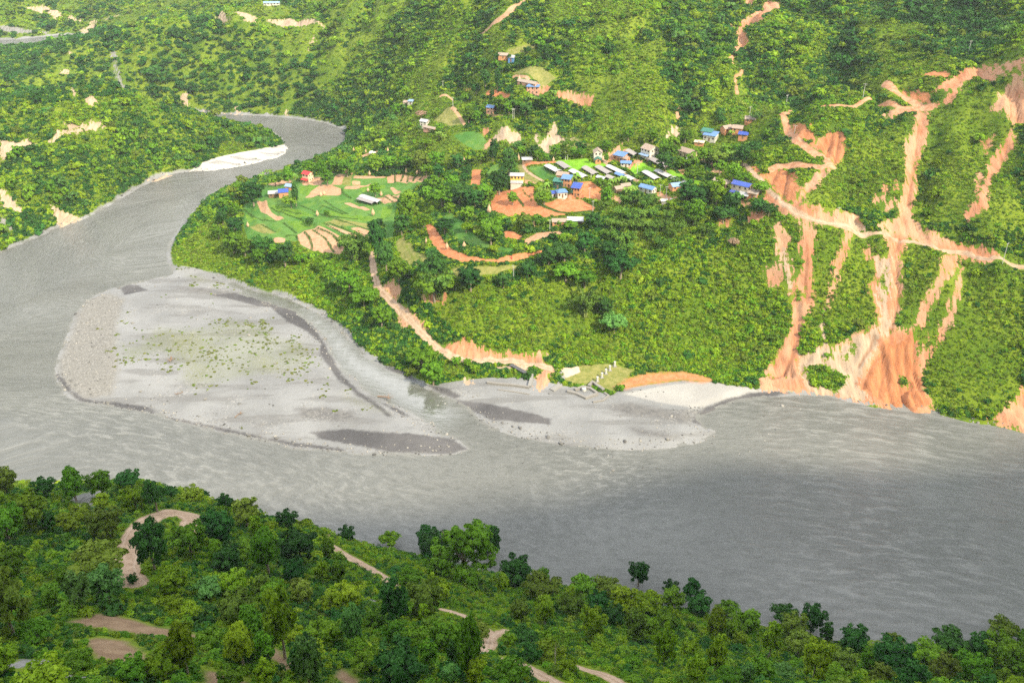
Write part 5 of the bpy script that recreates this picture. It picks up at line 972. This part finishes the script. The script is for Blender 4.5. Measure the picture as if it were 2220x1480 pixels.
house('D', 665, 365, 6.0, 6.6, 4.6, -50, 'brown', 'white', 'large white house with brown roof above lime rice plots', 2, rise=1.6, n=3, porch='paleblue')
house('D', 275, 415, 5.6, 4.6, 3.0, -35, 'blue', 'mud', 'light blue roofed house in the red courtyard', kind='lean', rise=.8); house('D', 330, 440, 4.4, 3.6, 2.6, -35, 'brown', 'mud', 'brown roofed hut in the red courtyard', rise=.9, n=2, cat='shed', name='shed'); house('D', 350, 495, 5.0, 3.4, 2.2, -8, 'blue', 'white', 'low blue roofed house at the front of the red courtyard', rise=.7)
house('D', 1175, 370, 8.0, 4.6, 3.0, -48, 'brown', 'cream', 'old brown roofed farmhouse among dark trees', 2, rise=1.4); house('D', 1190, 435, 2.4, 2.0, 1.6, -30, 'zinc', 'mud', 'small outhouse below the old brown farmhouse', kind='lean', rise=.3, n=1, cat='shed', name='shed')
house('D', 1480, 150, 6.4, 5.0, 3.2, -30, 'blue', 'white', 'blue and green roofed house by the upper trees', kind='lean', rise=1.0); house('D', 1430, 100, 5.4, 3.2, 3.0, -30, 'green', 'white', 'green roofed shed behind the upper blue house', kind='lean', rise=.9, n=2, cat='shed', name='shed'); house('D', 1330, 205, 4.6, 2.8, 1.5, -20, 'cream', 'mud', 'low pale hut below the upper blue house', kind='lean', rise=.2, n=1, cat='shed', name='shed')
house('D', 1690, 35, 5.0, 3.6, 2.4, 30, 'thatch', 'mud', 'brown roofed hut left of the upper hut pair', rise=1.1, n=2); house('D', 1840, 40, 5.0, 3.8, 2.6, -20, 'brown', 'mud', 'brown roofed hut right of the upper hut pair', rise=1.1, n=2); house('D', 1915, 120, 4.4, 3.2, 2.2, -20, 'deepblue', 'mud', 'deep blue roofed hut under the dark hill trees', kind='lean', rise=.6, n=1); house('G', 430, 785, 5.0, 3.6, 2.2, -10, 'thatch', 'mud', 'highest brown roofed hut below the power pole', rise=1.1, n=2)
t = house('D', 1890, 880, 8.2, 5.0, 5.4, -38, 'deepblue', 'cream', 'bright blue roofed two storey house by the road cut', 2, rise=1.0, n=3, porch='deepblue')
for x in np.linspace(1.0, 5.2, 4): part('post', box(x-.07, x+.07, -5.6, -5.46, -1.2, 2.2), 'wood', t)
part('lean_to_roof', lean(.4, 5.8, -6.0, -2.55, 2.3, 2.9), 'grey', t); house('D', 2050, 915, 4.4, 3.6, 2.6, -30, 'thatch', 'mud', 'brown roofed mud shed beside the bright blue house', kind='lean', rise=.5, n=1, cat='shed', name='shed')
house('D', 1620, 745, 6.6, 3.4, 2.2, -42, 'thatch', 'wood', 'long brown roofed shed above the dark trees', rise=.9, n=2, cat='shed', name='shed'); house('D', 1690, 760, 3.6, 3.0, 1.8, 30, 'thatch', 'wood', 'short brown roofed shed left of the bright blue house', rise=.8, n=1, cat='shed', name='shed')
house('D', 640, 840, 7.2, 4.0, 2.6, -38, 'blue', 'white', 'blue roofed house half hidden by bamboo', rise=.9); house('D', 1005, 805, 4.6, 4.6, 2.4, 18, 'paleblue', 'mud', 'faded blue roofed hut beside two poles', rise=1.0, n=2); house('D', 915, 965, 6.6, 2.4, .6, 4, 'white', 'concrete', 'flat white roofed store at the bamboo edge', kind='lean', rise=.1, n=1, cat='shed', name='shed')
# hamlet
t = house('B', 1508, 262, 6.8, 4.6, 4.4, -8, 'blue', 'pinkwall', 'blue hipped two storey house of the upper hamlet', 2, 'hip', 1.6); house('B', 1455, 180, 12.5, 3.6, 2.4, -38, 'thatch', 'pinkwall', 'long brown barn behind the upper hamlet house', rise=.9, cat='barn', name='barn')
house('B', 1062, 470, 4.4, 4.0, 3.8, -25, 'blue', 'pinkwall', 'small blue roofed brick house beside a bare path', 2, rise=.9, n=2); house('B', 352, 610, 4.6, 4.0, 3.4, -25, 'grey', 'white', 'grey roofed white house among the dark trees', 2, rise=.9, n=2); house('B', 410, 655, 8.2, 3.2, 1.9, -35, 'thatch', 'pinkwall', 'long red walled barn below the grey roofed house', rise=.6, cat='barn', name='barn')
house('B', 165, 385, 4.4, 3.2, 2.2, -20, 'brown', 'cream', 'tiny brown hut on the wooded ridge', rise=.9, n=1); house('B', 205, 378, 3.2, 2.6, 2.4, -20, 'paleblue', 'white', 'tiny pale blue hut on the wooded ridge', kind='lean', rise=.5, n=1); house('I', 1040, 372, 5.6, 3.6, 2.0, -10, 'thatch', 'mud', 'brown hut high in the trees above the hamlet', rise=1.0, n=1); house('I', 1092, 395, 3.6, 3.2, 2.8, -15, 'grey', 'bluewall', 'narrow grey blue hut high above the hamlet', rise=.9, n=1)
house('A', 832, 258, 4.6, 4.4, 4.8, -30, 'red', 'cream', 'pale two storey house with bright red roof on the terrace', 2, rise=1.1, n=2, porch='red'); house('A', 570, 425, 5.0, 4.2, 3.4, 12, 'deepblue', 'mud', 'orange hut with blue tarpaulin roof on the terrace', 1, rise=1.2, n=1); house('A', 465, 425, 5.4, 4.2, 2.6, 10, 'grey', 'wood', 'grey roofed shed left of the orange hut', rise=1.0, n=2, cat='shed', name='shed'); house('A', 635, 345, 4.0, 3.4, 2.2, -20, 'paleblue', 'mud', 'faded blue hut behind the orange hut', rise=1.0, n=1, cat='shed', name='shed')
house('H', 1745, 35, 13, 4.0, 2.2, 3, 'paleblue', 'white', 'distant long white house at the top of the valley', rise=.9, n=5)
# greenhouses and netted beds
def tunnel(view, a, b, wid, mat, label, h=1.5, kind='greenhouse'):
    p, q = at(view, *a), at(view, *b); L = max((Vector((q.x, q.y))-Vector((p.x, p.y))).length, 3); c = (p+q)/2; t = root(kind, c, math.atan2(q.y-p.y, q.x-p.x), label, 'greenhouse', 'greenhouses of the village'); dz = (q.z-p.z)
    t.rotation_euler = (0, -math.atan2(dz, L), math.atan2(q.y-p.y, q.x-p.x)); P, F = [], []; n = 8
    for x in (-L/2, L/2):
        for s in (0, -.06):
            for k in range(n+1): y = -wid/2+wid*k/n; P.append((x, y, h+.55*math.cos(math.pi*(k/n-.5))**.9+s))
    m = n+1
    for k in range(n): F += [(k, k+1, 2*m+k+1, 2*m+k), (m+k, 3*m+k, 3*m+k+1, m+k+1), (k, m+k, m+k+1, k+1), (2*m+k, 2*m+k+1, 3*m+k+1, 3*m+k)]
    F += [(0, 2*m, 3*m, m), (n, m+n, 3*m+n, 2*m+n)]; part('cover', (P, F), mat, t)
    for y in (-wid/2+.08, wid/2-.08):
        for x in np.linspace(-L/2+.1, L/2-.1, max(3, int(L/2.5))): part('post', box(x-.05, x+.05, y-.05, y+.05, -1.2, h+.02), 'wood', t)
    part('bed', box(-L/2+.3, L/2-.3, -wid/2+.4, wid/2-.4, -.8, .25), LEAF['dark'], t)
for a in [('C',(1010,475),(1200,575),4.2,'plastic','white greenhouse nearest the dark green crop field'),('C',(1200,425),(1350,525),4.2,'net','grey netted greenhouse at the left of the lime plot'),('C',(1390,550),(1620,665),4.2,'plastic','white greenhouse directly behind the blue roofed cluster'),
 ('C',(1600,500),(1790,615),4.0,'net','grey netted greenhouse left of its netted twin'),('C',(1810,490),(2010,605),4.0,'net','grey netted greenhouse right of its netted twin'),('D',(110,525),(330,630),3.6,'plastic','long white greenhouse along the village path'),('C',(1800,650),(1930,690),3.6,'plastic','short white greenhouse above the banana plants'),('C',(1960,640),(2070,690),3.8,'net','short grey netted greenhouse above the banana plants'),
 ('D',(605,600),(775,705),4.0,'plastic','white greenhouse left of the paired greenhouses'),('D',(760,585),(945,675),4.0,'plastic','white greenhouse next to the long lime strip'),('D',(985,685),(1160,765),4.0,'plastic','white greenhouse nearest the dark trees'),('D',(680,420),(920,545),4.6,'net','long grey netting frame below the white house'),('D',(360,310),(480,375),4.2,'net','brownish netted shelter behind the red courtyard'),('D',(355,665),(455,715),3.6,'plastic','short white greenhouse at the path end'),('D',(225,620),(330,665),3.8,'blue','blue roofed shelter between white greenhouses'),
 ('A',(1400,440),(1600,505),4.2,'zinc','lone white greenhouse on the left terrace'),('A',(1370,470),(1540,520),3.4,'net','dark netted frame in front of the lone white greenhouse')]: tunnel(*a)
# haystacks on poles
def lathe(prof, k=10):
    V, F = [], []
    for i, (r, z) in enumerate(prof):
        for j in range(k): V.append((r*math.cos(2*math.pi*j/k), r*math.sin(2*math.pi*j/k), z))
        if i:
            for j in range(k): F.append(((i-1)*k+j, (i-1)*k+(j+1) % k, i*k+(j+1) % k, i*k+j))
    return V, F
def hay(view, X, Y, h, label, raised=True, fat=1.0):
    p = at(view, X, Y); t = root('haystack', p, rngT.uniform(0, 6), label, 'haystack', 'haystacks in the fields'); z0 = .9 if raised else 0
    part('straw', lathe([(.05, z0), (.75*fat, z0+.05), (1.0*fat, z0+.9), (.85*fat, z0+1.7), (.45*fat, z0+2.6), (.15, z0+3.3), (.05, z0+3.6)]), 'straw', t); part('pole', lathe([(.07, -.6), (.07, z0+3.2), (.05, z0+4.2), (.0, z0+4.25)], 6), 'timberpole', t); k = h/4.2; t.scale = (k, k, k)
for a in [('A',185,745,3.2,'haystack at the left rim of the terrace by dark trees',0),('A',930,640,3.4,'slim haystack on a pole in the mid green plots',1),('A',1525,635,4.0,'haystack on a pole above the tall dark trees',1),('A',965,420,3.2,'left one of the double haystack on the brown stubble',0,1.3),('A',1000,405,2.8,'right one of the double haystack on the brown stubble',0,1.3),('A',1235,185,3.2,'haystack at the back of the terrace, leftmost on the tree line',1),
 ('A',1295,200,2.8,'haystack at the top of the narrow tan plot',1),('A',1487,205,3.0,'haystack behind the thin tan strip',1),('A',1565,172,2.6,'small haystack in front of the back trees',1),('A',1880,182,3.2,'haystack behind the pinkish bunded plots, the slimmer one',1),('A',1997,185,3.0,'stout haystack behind the pinkish bunded plots',0,1.4),('A',1470,370,2.6,'low haystack beside the lone round tree',0,1.2),('A',1610,415,3.2,'haystack beside the end of the white greenhouse',0,1.1),('A',998,265,2.6,'haystack near the red roofed house',0),
 ('C',78,1215,4.8,'haystack on a tall pole at the left tip of the red field',1),('C',550,372,4.0,'slender haystack beside the grey roofed shed',1,.7),('C',800,1420,3.6,'haystack below the big red field',1,.8),('C',1108,362,2.6,'small haystack behind the red strip field',0),('E',545,145,3.0,'haystack at the left edge of the red crescent field',1,.8),('E',678,182,3.6,'haystack on the red crescent field beside green crops',1),('E',788,165,3.4,'haystack in the green strip above the crescent',0,1.1),('E',1235,48,3.2,'haystack left of the brown roofed sheds',1,.8),
 ('B',770,1010,3.6,'haystack above the upright red field',1,.8),('B',665,240,3.0,'haystack among the upper hamlet trees',0),('Z',610,270,5.0,'tall haystack behind the long barn',0),('I',300,985,3.6,'haystack right of the parked white car',1,.8),('I',80,975,3.0,'haystack left of the parked white car',1,.8),('I',158,985,2.8,'haystack just beside the parked white car',1,.7)]: hay(*a)
# power poles with crossarms
def pole(view, base, top, label, mat='pole', arms=1):
    p = at(view, *base); (u, v), = px(view, [top]); d0 = project(p.x, p.y, p.z); Z = p.z
    for _ in range(60):
        Z += .25
        if project(p.x, p.y, Z)[1] <= v: break
    H = max(Z-p.z, 4.); t = root('power_pole', p, R(rngT.choice((-30, 20, 40))), label, 'power pole', 'power poles along the slopes')
    V, F = tube([(0, 0, -1), (0, 0, H*.5), (0, 0, H)], [.15, .12, .08], 8); part('mast', (V, F), mat, t)
    for k in range(arms):
        c = part('crossarm', box(-.9, .9, -.05, .05, H-.5-k*.7, H-.38-k*.7), mat, t)
        for x in (-.8, 0, .8): part('insulator', lathe([(.0, H-.38-k*.7), (.06, H-.37-k*.7), (.06, H-.15-k*.7), (.0, H-.14-k*.7)], 6) if x == 0 else ([(a+x, b, cc) for a, b, cc in lathe([(.0, H-.38-k*.7), (.06, H-.37-k*.7), (.06, H-.15-k*.7), (.0, H-.14-k*.7)], 6)[0]], lathe([(0,0),(0,0),(0,0),(0,0)], 6)[1]), 'whitepaint', c)
    return p, H
PT = {}
for k, a in enumerate([('G',(658,712),(668,610),'pole on the shoulder at the top of the hill road'),('G',(425,772),(428,685),'pole above the highest brown hut'),('G',(1155,632),(1176,535),'pole on the ridge with crossarm against dark forest'),('G',(716,860),(730,803),'pole beside the hill road bend'),('G',(1832,345),(1860,262),'pole on the far right forest ridge'),('G',(992,1405),(1012,1328),'pole above the lower road cut'),
 ('F',(2048,280),(2092,140),'pole at the right end of the lower road'),('C',(1300,352),(1295,220),'pole left of the twin poles behind the lime plot'),('C',(1335,345),(1346,280),'shorter pole behind the lime plot'),('C',(1685,1000),(1706,790),'pole in the right red field'),('C',(1738,1190),(1802,1000),'pole at the right tip of the salmon field'),('C',(1050,1480),(1062,1305),'pole beside the brown roofed shed below the red field'),
 ('C',(1710,660),(1710,540),'pole between the netted greenhouses'),('D',(500,612),(505,468),'pole at the lime plot corner beside the path'),('D',(800,940),(856,740),'leaning pole left of the faded blue hut'),('D',(885,945),(930,765),'pole closest to the faded blue hut'),('D',(2080,965),(2110,862),'pole beside the brown mud shed at the road'),('B',(1290,545),(1298,420),'left pole of the pair below the hamlet barn path'),('B',(1305,540),(1310,425),'right pole of the pair below the hamlet barn path'),
 ('B',(545,205),(540,125),'pole high on the grassy ridge path'),('B',(652,400),(650,300),'pole beside the ridge footpath'),('E',(1105,378),(1118,282),'pole on the grass plot below the crescent field')]): PT[k] = pole(*a)
def wire(a, b, label, sag=2.):
    A = a[0]+Vector((0, 0, a[1]-.3)); B = b[0]+Vector((0, 0, b[1]-.3)); path = [A.lerp(B, i/14)-Vector((0, 0, sag*4*(i/14)*(1-i/14))) for i in range(15)]; V, F = tube(path, [.035]*15, 5); tag(part('power_line', (V, F), 'cable', None), label, 'power line')
wire(PT[2], PT[3], 'power line from the ridge pole down to the road bend pole'); wire(PT[3], PT[1], 'power line from the road bend pole to the pole above the huts'); wire(PT[9], PT[10], 'power line across the red field beside the blue cluster'); wire(PT[14], PT[16], 'power line behind the bamboo to the mud shed')
# beach works under the slope
def wallrun(view, pts, th, h, mat, name, label, cat):
    P = [at(view, *q) for q in pts]; V, F = [], []
    for i, p in enumerate(P):
        a = P[max(i-1, 0)]; b = P[min(i+1, len(P)-1)]; d = Vector((b.x-a.x, b.y-a.y)).normalized(); n = Vector((-d.y, d.x))*th/2; o = len(V); V += [(p.x+n.x, p.y+n.y, p.z-.6), (p.x-n.x, p.y-n.y, p.z-.6), (p.x-n.x*.8, p.y-n.y*.8, p.z+h), (p.x+n.x*.8, p.y+n.y*.8, p.z+h)]
        if i: F += [(o-4+k, o-4+(k+1) % 4, o+(k+1) % 4, o+k) for k in range(4)]
    F += [(0, 1, 2, 3), (len(V)-1, len(V)-2, len(V)-3, len(V)-4)]; return tag(part(name, (V, F), mat, None), label, cat)
wallrun('T', [(1230,640),(1370,590),(1480,620),(1590,695)], 1.3, .8, 'stonewall', 'stone_wall', 'back stone wall of the square enclosure on the shore', 'stone wall'); wallrun('T', [(1110,660),(1260,700),(1400,770),(1590,705)], 1.5, .8, 'stonewall', 'stone_wall', 'front stone wall of the square enclosure on the shore', 'stone wall'); wallrun('T', [(1455,590),(1510,525),(1600,590),(1690,650)], 1.6, 1.2, 'stonewall', 'stone_wall', 'angled stone wall behind the shore enclosure', 'stone wall')
wallrun('T', [(1700,680),(1770,725),(1680,800),(1520,830)], 1.0, .5, 'stonewall', 'stone_wall', 'low broken stone line round the shore enclosure', 'stone wall'); wallrun('T', [(930,310),(1010,360),(1030,460),(980,560),(860,640)], 2.6, .5, 'concrete', 'stone_wall', 'pale right wing wall of the shore ramp', 'stone wall'); wallrun('T', [(540,400),(530,480),(500,590)], 1.6, .9, 'concrete', 'stone_wall', 'pale left wing wall of the shore ramp', 'stone wall')
wallrun('T', [(-180,520),(0,545),(250,565),(500,600)], 1.2, .8, 'stonewall', 'stone_wall', 'long low stone wall along the shore bank', 'stone wall'); wallrun('T', [(0,625),(250,660),(500,700)], .8, .3, 'stonewall', 'stone_wall', 'lowest stone line along the shore bank', 'stone wall')
p, q = at('T', 200, 240), at('T', 440, 400); d = Vector((q.x-p.x, q.y-p.y)); t = root('footbridge', (p+q)/2, math.atan2(d.y, d.x), 'dark slab footbridge lying in grass above the shore', 'footbridge'); part('deck', box(-d.length/2, d.length/2, -.9, .9, .9, 1.15), 'slab', t)
for x in (-d.length/2+.5, 0, d.length/2-.5): part('pier', box(x-.25, x+.25, -.7, .7, -1.5, .9), 'stonewall', t)
for (X, Y), lb in zip([(1590,495),(1663,432),(1728,370),(1790,315),(1868,250)], ['nearest to the stone enclosure', 'second from the stone enclosure', 'in the middle of the row of five', 'second from the green slope', 'closest to the green slope']):
    p = at('T', X, Y); t = root('concrete_post', p, .3, 'white concrete post '+lb, 'post', 'white posts on the shore grass'); part('shaft', box(-.34, .34, -.34, .34, -.4, 2.1), 'whitepaint', t); part('cap', box(-.42, .42, -.42, .42, 2.1, 2.25), 'whitepaint', t); part('footing', box(-.7, .7, -.7, .7, -.5, .2), 'concrete', t)
p = at('T', 1375, 640); t = root('water_tank', p, 0, 'white tank inside the shore enclosure', 'tank'); part('barrel', lathe([(0, 0), (.9, 0), (.95, .3), (.9, 1.2), (.5, 1.45), (0, 1.5)], 16), 'whitepaint', t); part('lid', lathe([(0, 1.45), (.25, 1.46), (.25, 1.58), (0, 1.6)], 10), 'concrete', t)
# parked car
p = at('I', 200, 985); t = root('parked_car', p, R(15), 'small white car parked on bare ground amid haystacks', 'car')
prof = [(-2.0, .35), (-2.05, .8), (-1.75, .95), (-1.35, 1.45), (.25, 1.5), (.95, .98), (1.95, .85), (2.05, .4)]; V = [(x, s*(.82 if z < 1.2 else .68), z) for s in (-1, 1) for x, z in prof]; n = len(prof); F = [tuple(range(n)), tuple(range(2*n-1, n-1, -1))]+[(i, i+n, (i+1) % n+n, (i+1) % n) for i in range(n)]; part('body', (V, F), 'carwhite', t)
for s in (-1, 1): part('window', box(-1.2, .3, s*.76-.03 if s > 0 else -.79, s*.76+.03 if s > 0 else -.73, 1.0, 1.36), 'glass', t)
part('windscreen', ([(.32, -.6, 1.44), (.32, .6, 1.44), (.93, .66, 1.02), (.93, -.66, 1.02)], [(0, 3, 2, 1)]), 'glass', t)
for x in (-1.25, 1.25):
    for y in (-.8, .8): V, F = lathe([(0, -.1), (.32, -.1), (.32, .1), (0, .1)], 14); wheel = part('wheel', ([(a+x, c+y, b+.32) for a, b, c in V], F), 'rubber', t); V2, F2 = lathe([(0, -.11), (.18, -.11), (.18, .11), (0, .11)], 10); part('hub', ([(a+x, c+y, b+.32) for a, b, c in V2], F2), 'pole', wheel)
# driftwood
def drift(view, X, Y, s, label):
    p = at(view, X, Y); t = root('driftwood', p, rngT.uniform(0, 6), label, 'driftwood', 'stranded driftwood'); rr = np.random.default_rng(int(X)); part('log', tube([(-2*s, 0, .3), (0, .2*s, .5*s), (2*s, .1*s, .7*s)], [.35*s, .28*s, .15*s], 7), 'wood', t); ps = []
    for i in range(10): g = rr.uniform(0, 6.28); ps.append(tube([(1.2*s, .1*s, .5*s), (1.2*s+math.cos(g)*.9*s, math.sin(g)*.9*s, .8*s), (1.3*s+math.cos(g)*1.9*s, math.sin(g)*1.9*s, 1.0*s)], [.12*s, .07*s, .02*s], 5))
    part('roots', join(ps), 'wood', t)
drift('N', 1095, 890, 1.2, 'reddish tangle of driftwood amid the island weeds'); drift('E', 275, 1135, 1.4, 'rooty driftwood at the island edge of the side channel'); drift('N', 1530, 1245, .8, 'dark driftwood on the bare sand of the island'); drift('N', 1150, 1105, .7, 'small driftwood below the weeds of the island')
# a person in red on the crescent field
p = at('E', 1093, 243); t = root('person', p, R(20), 'person in red clothing standing on the red crescent field', 'person')
J = [(0,0,.92),(0,0,1.15),(0,0,1.40),(0,0,1.52),(0,-.02,1.66),(.09,0,.88),(.11,-.04,.5),(.12,.02,.06),(.13,-.12,.03),(-.09,0,.88),(-.12,.05,.5),(-.13,.10,.06),(-.13,-.04,.03),(.19,0,1.40),(.25,-.02,1.14),(.27,-.12,.90),(-.19,0,1.40),(-.25,-.03,1.14),(-.24,-.16,.92)]
E_ = [(0,1),(1,2),(2,3),(3,4),(0,5),(5,6),(6,7),(7,8),(0,9),(9,10),(10,11),(11,12),(2,13),(13,14),(14,15),(2,16),(16,17),(17,18)]; rad = [.14,.13,.15,.06,.10,.10,.07,.05,.04,.10,.07,.05,.04,.08,.05,.035,.08,.05,.035]
me = bpy.data.meshes.new('body'); me.from_pydata(J, E_, []); _t = NT('skin'); _t.p.inputs['Base Color'].default_value = (.30, .16, .10, 1); me.materials.append(_t.m); o = link(bpy.data.objects.new('body', me), t); o.modifiers.new('skin', 'SKIN'); o.modifiers.new('sub', 'SUBSURF').levels = 1
for i, r in enumerate(rad): me.skin_vertices[0].data[i].radius = (r, r)
me.skin_vertices[0].data[0].use_root = True
_t = NT('red_cloth'); _t.p.inputs['Base Color'].default_value = (.60, .03, .06, 1); part('clothing', lathe([(.20, .25), (.22, .6), (.19, .95), (.18, 1.1), (.21, 1.38), (.10, 1.48)], 12), _t.m, t); part('hair', lathe([(.0, 1.62), (.115, 1.66), (.11, 1.74), (.0, 1.79)], 10), 'dark', t)
# stones: boulders along the waterline and on the gravel
def rock_mesh(seed, mat):
    rng = np.random.default_rng(seed); bm = bmesh.new(); bmesh.ops.create_icosphere(bm, subdivisions=2, radius=1)
    for v in bm.verts: v.co *= .8+.35*vnoise(np.array([v.co.x*1.7+seed]), np.array([v.co.y*1.7+v.co.z*2.3]), seed)[0]; v.co.z *= .6
    me = bpy.data.meshes.new('stone'); bm.to_mesh(me); bm.free(); me.materials.append(mat); return me
ROCKS = [rock_mesh(i, plain('stone', c, .9, .1, .3)) for i, c in enumerate([(.22,.215,.205), (.15,.15,.15), (.30,.29,.27), (.09,.09,.09)])]
rng = np.random.default_rng(77); x, y, z, u, v = [np.concatenate(q) for q in zip(*[(lambda a, r, wr, zz: (a, r, zz, *project(a, r, zz)[:2]))(*(lambda rr, aa: (rr*np.sin(aa), rr*np.cos(aa), None, bil(GZ, rr*np.sin(aa), rr*np.cos(aa))))(np.sqrt(rng.uniform(170**2, 640**2, 160000)), rng.uniform(R(-42), R(42), 160000)))])]
w_ = bil(GW, x, y); sd = bil(LSD['sand'].reshape(NR, NAZ), x, y); pb = bil(LSD['pebble'].reshape(NR, NAZ), x, y); clump = fbm(x, y, 16, 3, 91)
keep = (w_ < .6) & (w_ > -7) & (rng.random(len(x)) < np.clip((clump-.5)*5, .02, .7)*np.where(w_ > -1.5, 1, .25)) & (y > 300)
keep |= (pb > 0) & (rng.random(len(x)) < .10); keep |= (y < 300) & (w_ < .8) & (w_ > -4) & (rng.random(len(x)) < .5); keep |= (sd > 2) & (rng.random(len(x)) < .03)
keep &= (sd > -2) | (w_ > -1.2)
x, y, z = x[keep], y[keep], z[keep]; s = rng.uniform(.15, .45, len(x))*np.where(rng.random(len(x)) < .07, 2.2, 1); print('stones', len(x))
scatter_object('shore_stones', 'grey stones and boulders along the waterlines and gravel', np.stack([x, y, np.maximum(z, -.1)], -1), np.stack([s, s, s], -1), rng.uniform(0, 6.28, (len(x), 3))*np.array([.1, .1, 1]), rng.choice([0, 1, 2, 3], len(x), p=[.35, .25, .25, .15]), ROCKS, 'stones')
# ------------------------------------------------------------ air: a thin even haze over the whole valley
V, F = box(-1500, 1500, -1000, 2950, -6, 620); _m = bpy.data.materials.new('haze'); _m.use_nodes = True; _n = _m.node_tree.nodes; _n.remove(_n['Principled BSDF']); _v = _n.new('ShaderNodeVolumePrincipled'); _v.inputs['Density'].default_value = .00012; _v.inputs['Color'].default_value = (.86, .93, 1, 1); _v.inputs['Anisotropy'].default_value = .3
_m.node_tree.links.new(_v.outputs[0], _n['Material Output'].inputs['Volume']); me = bpy.data.meshes.new('haze'); me.from_pydata(V, [], F); me.materials.append(_m); o = link(bpy.data.objects.new('haze', me)); tag(o, 'thin pale haze lying over the whole valley', 'haze', kind='stuff')
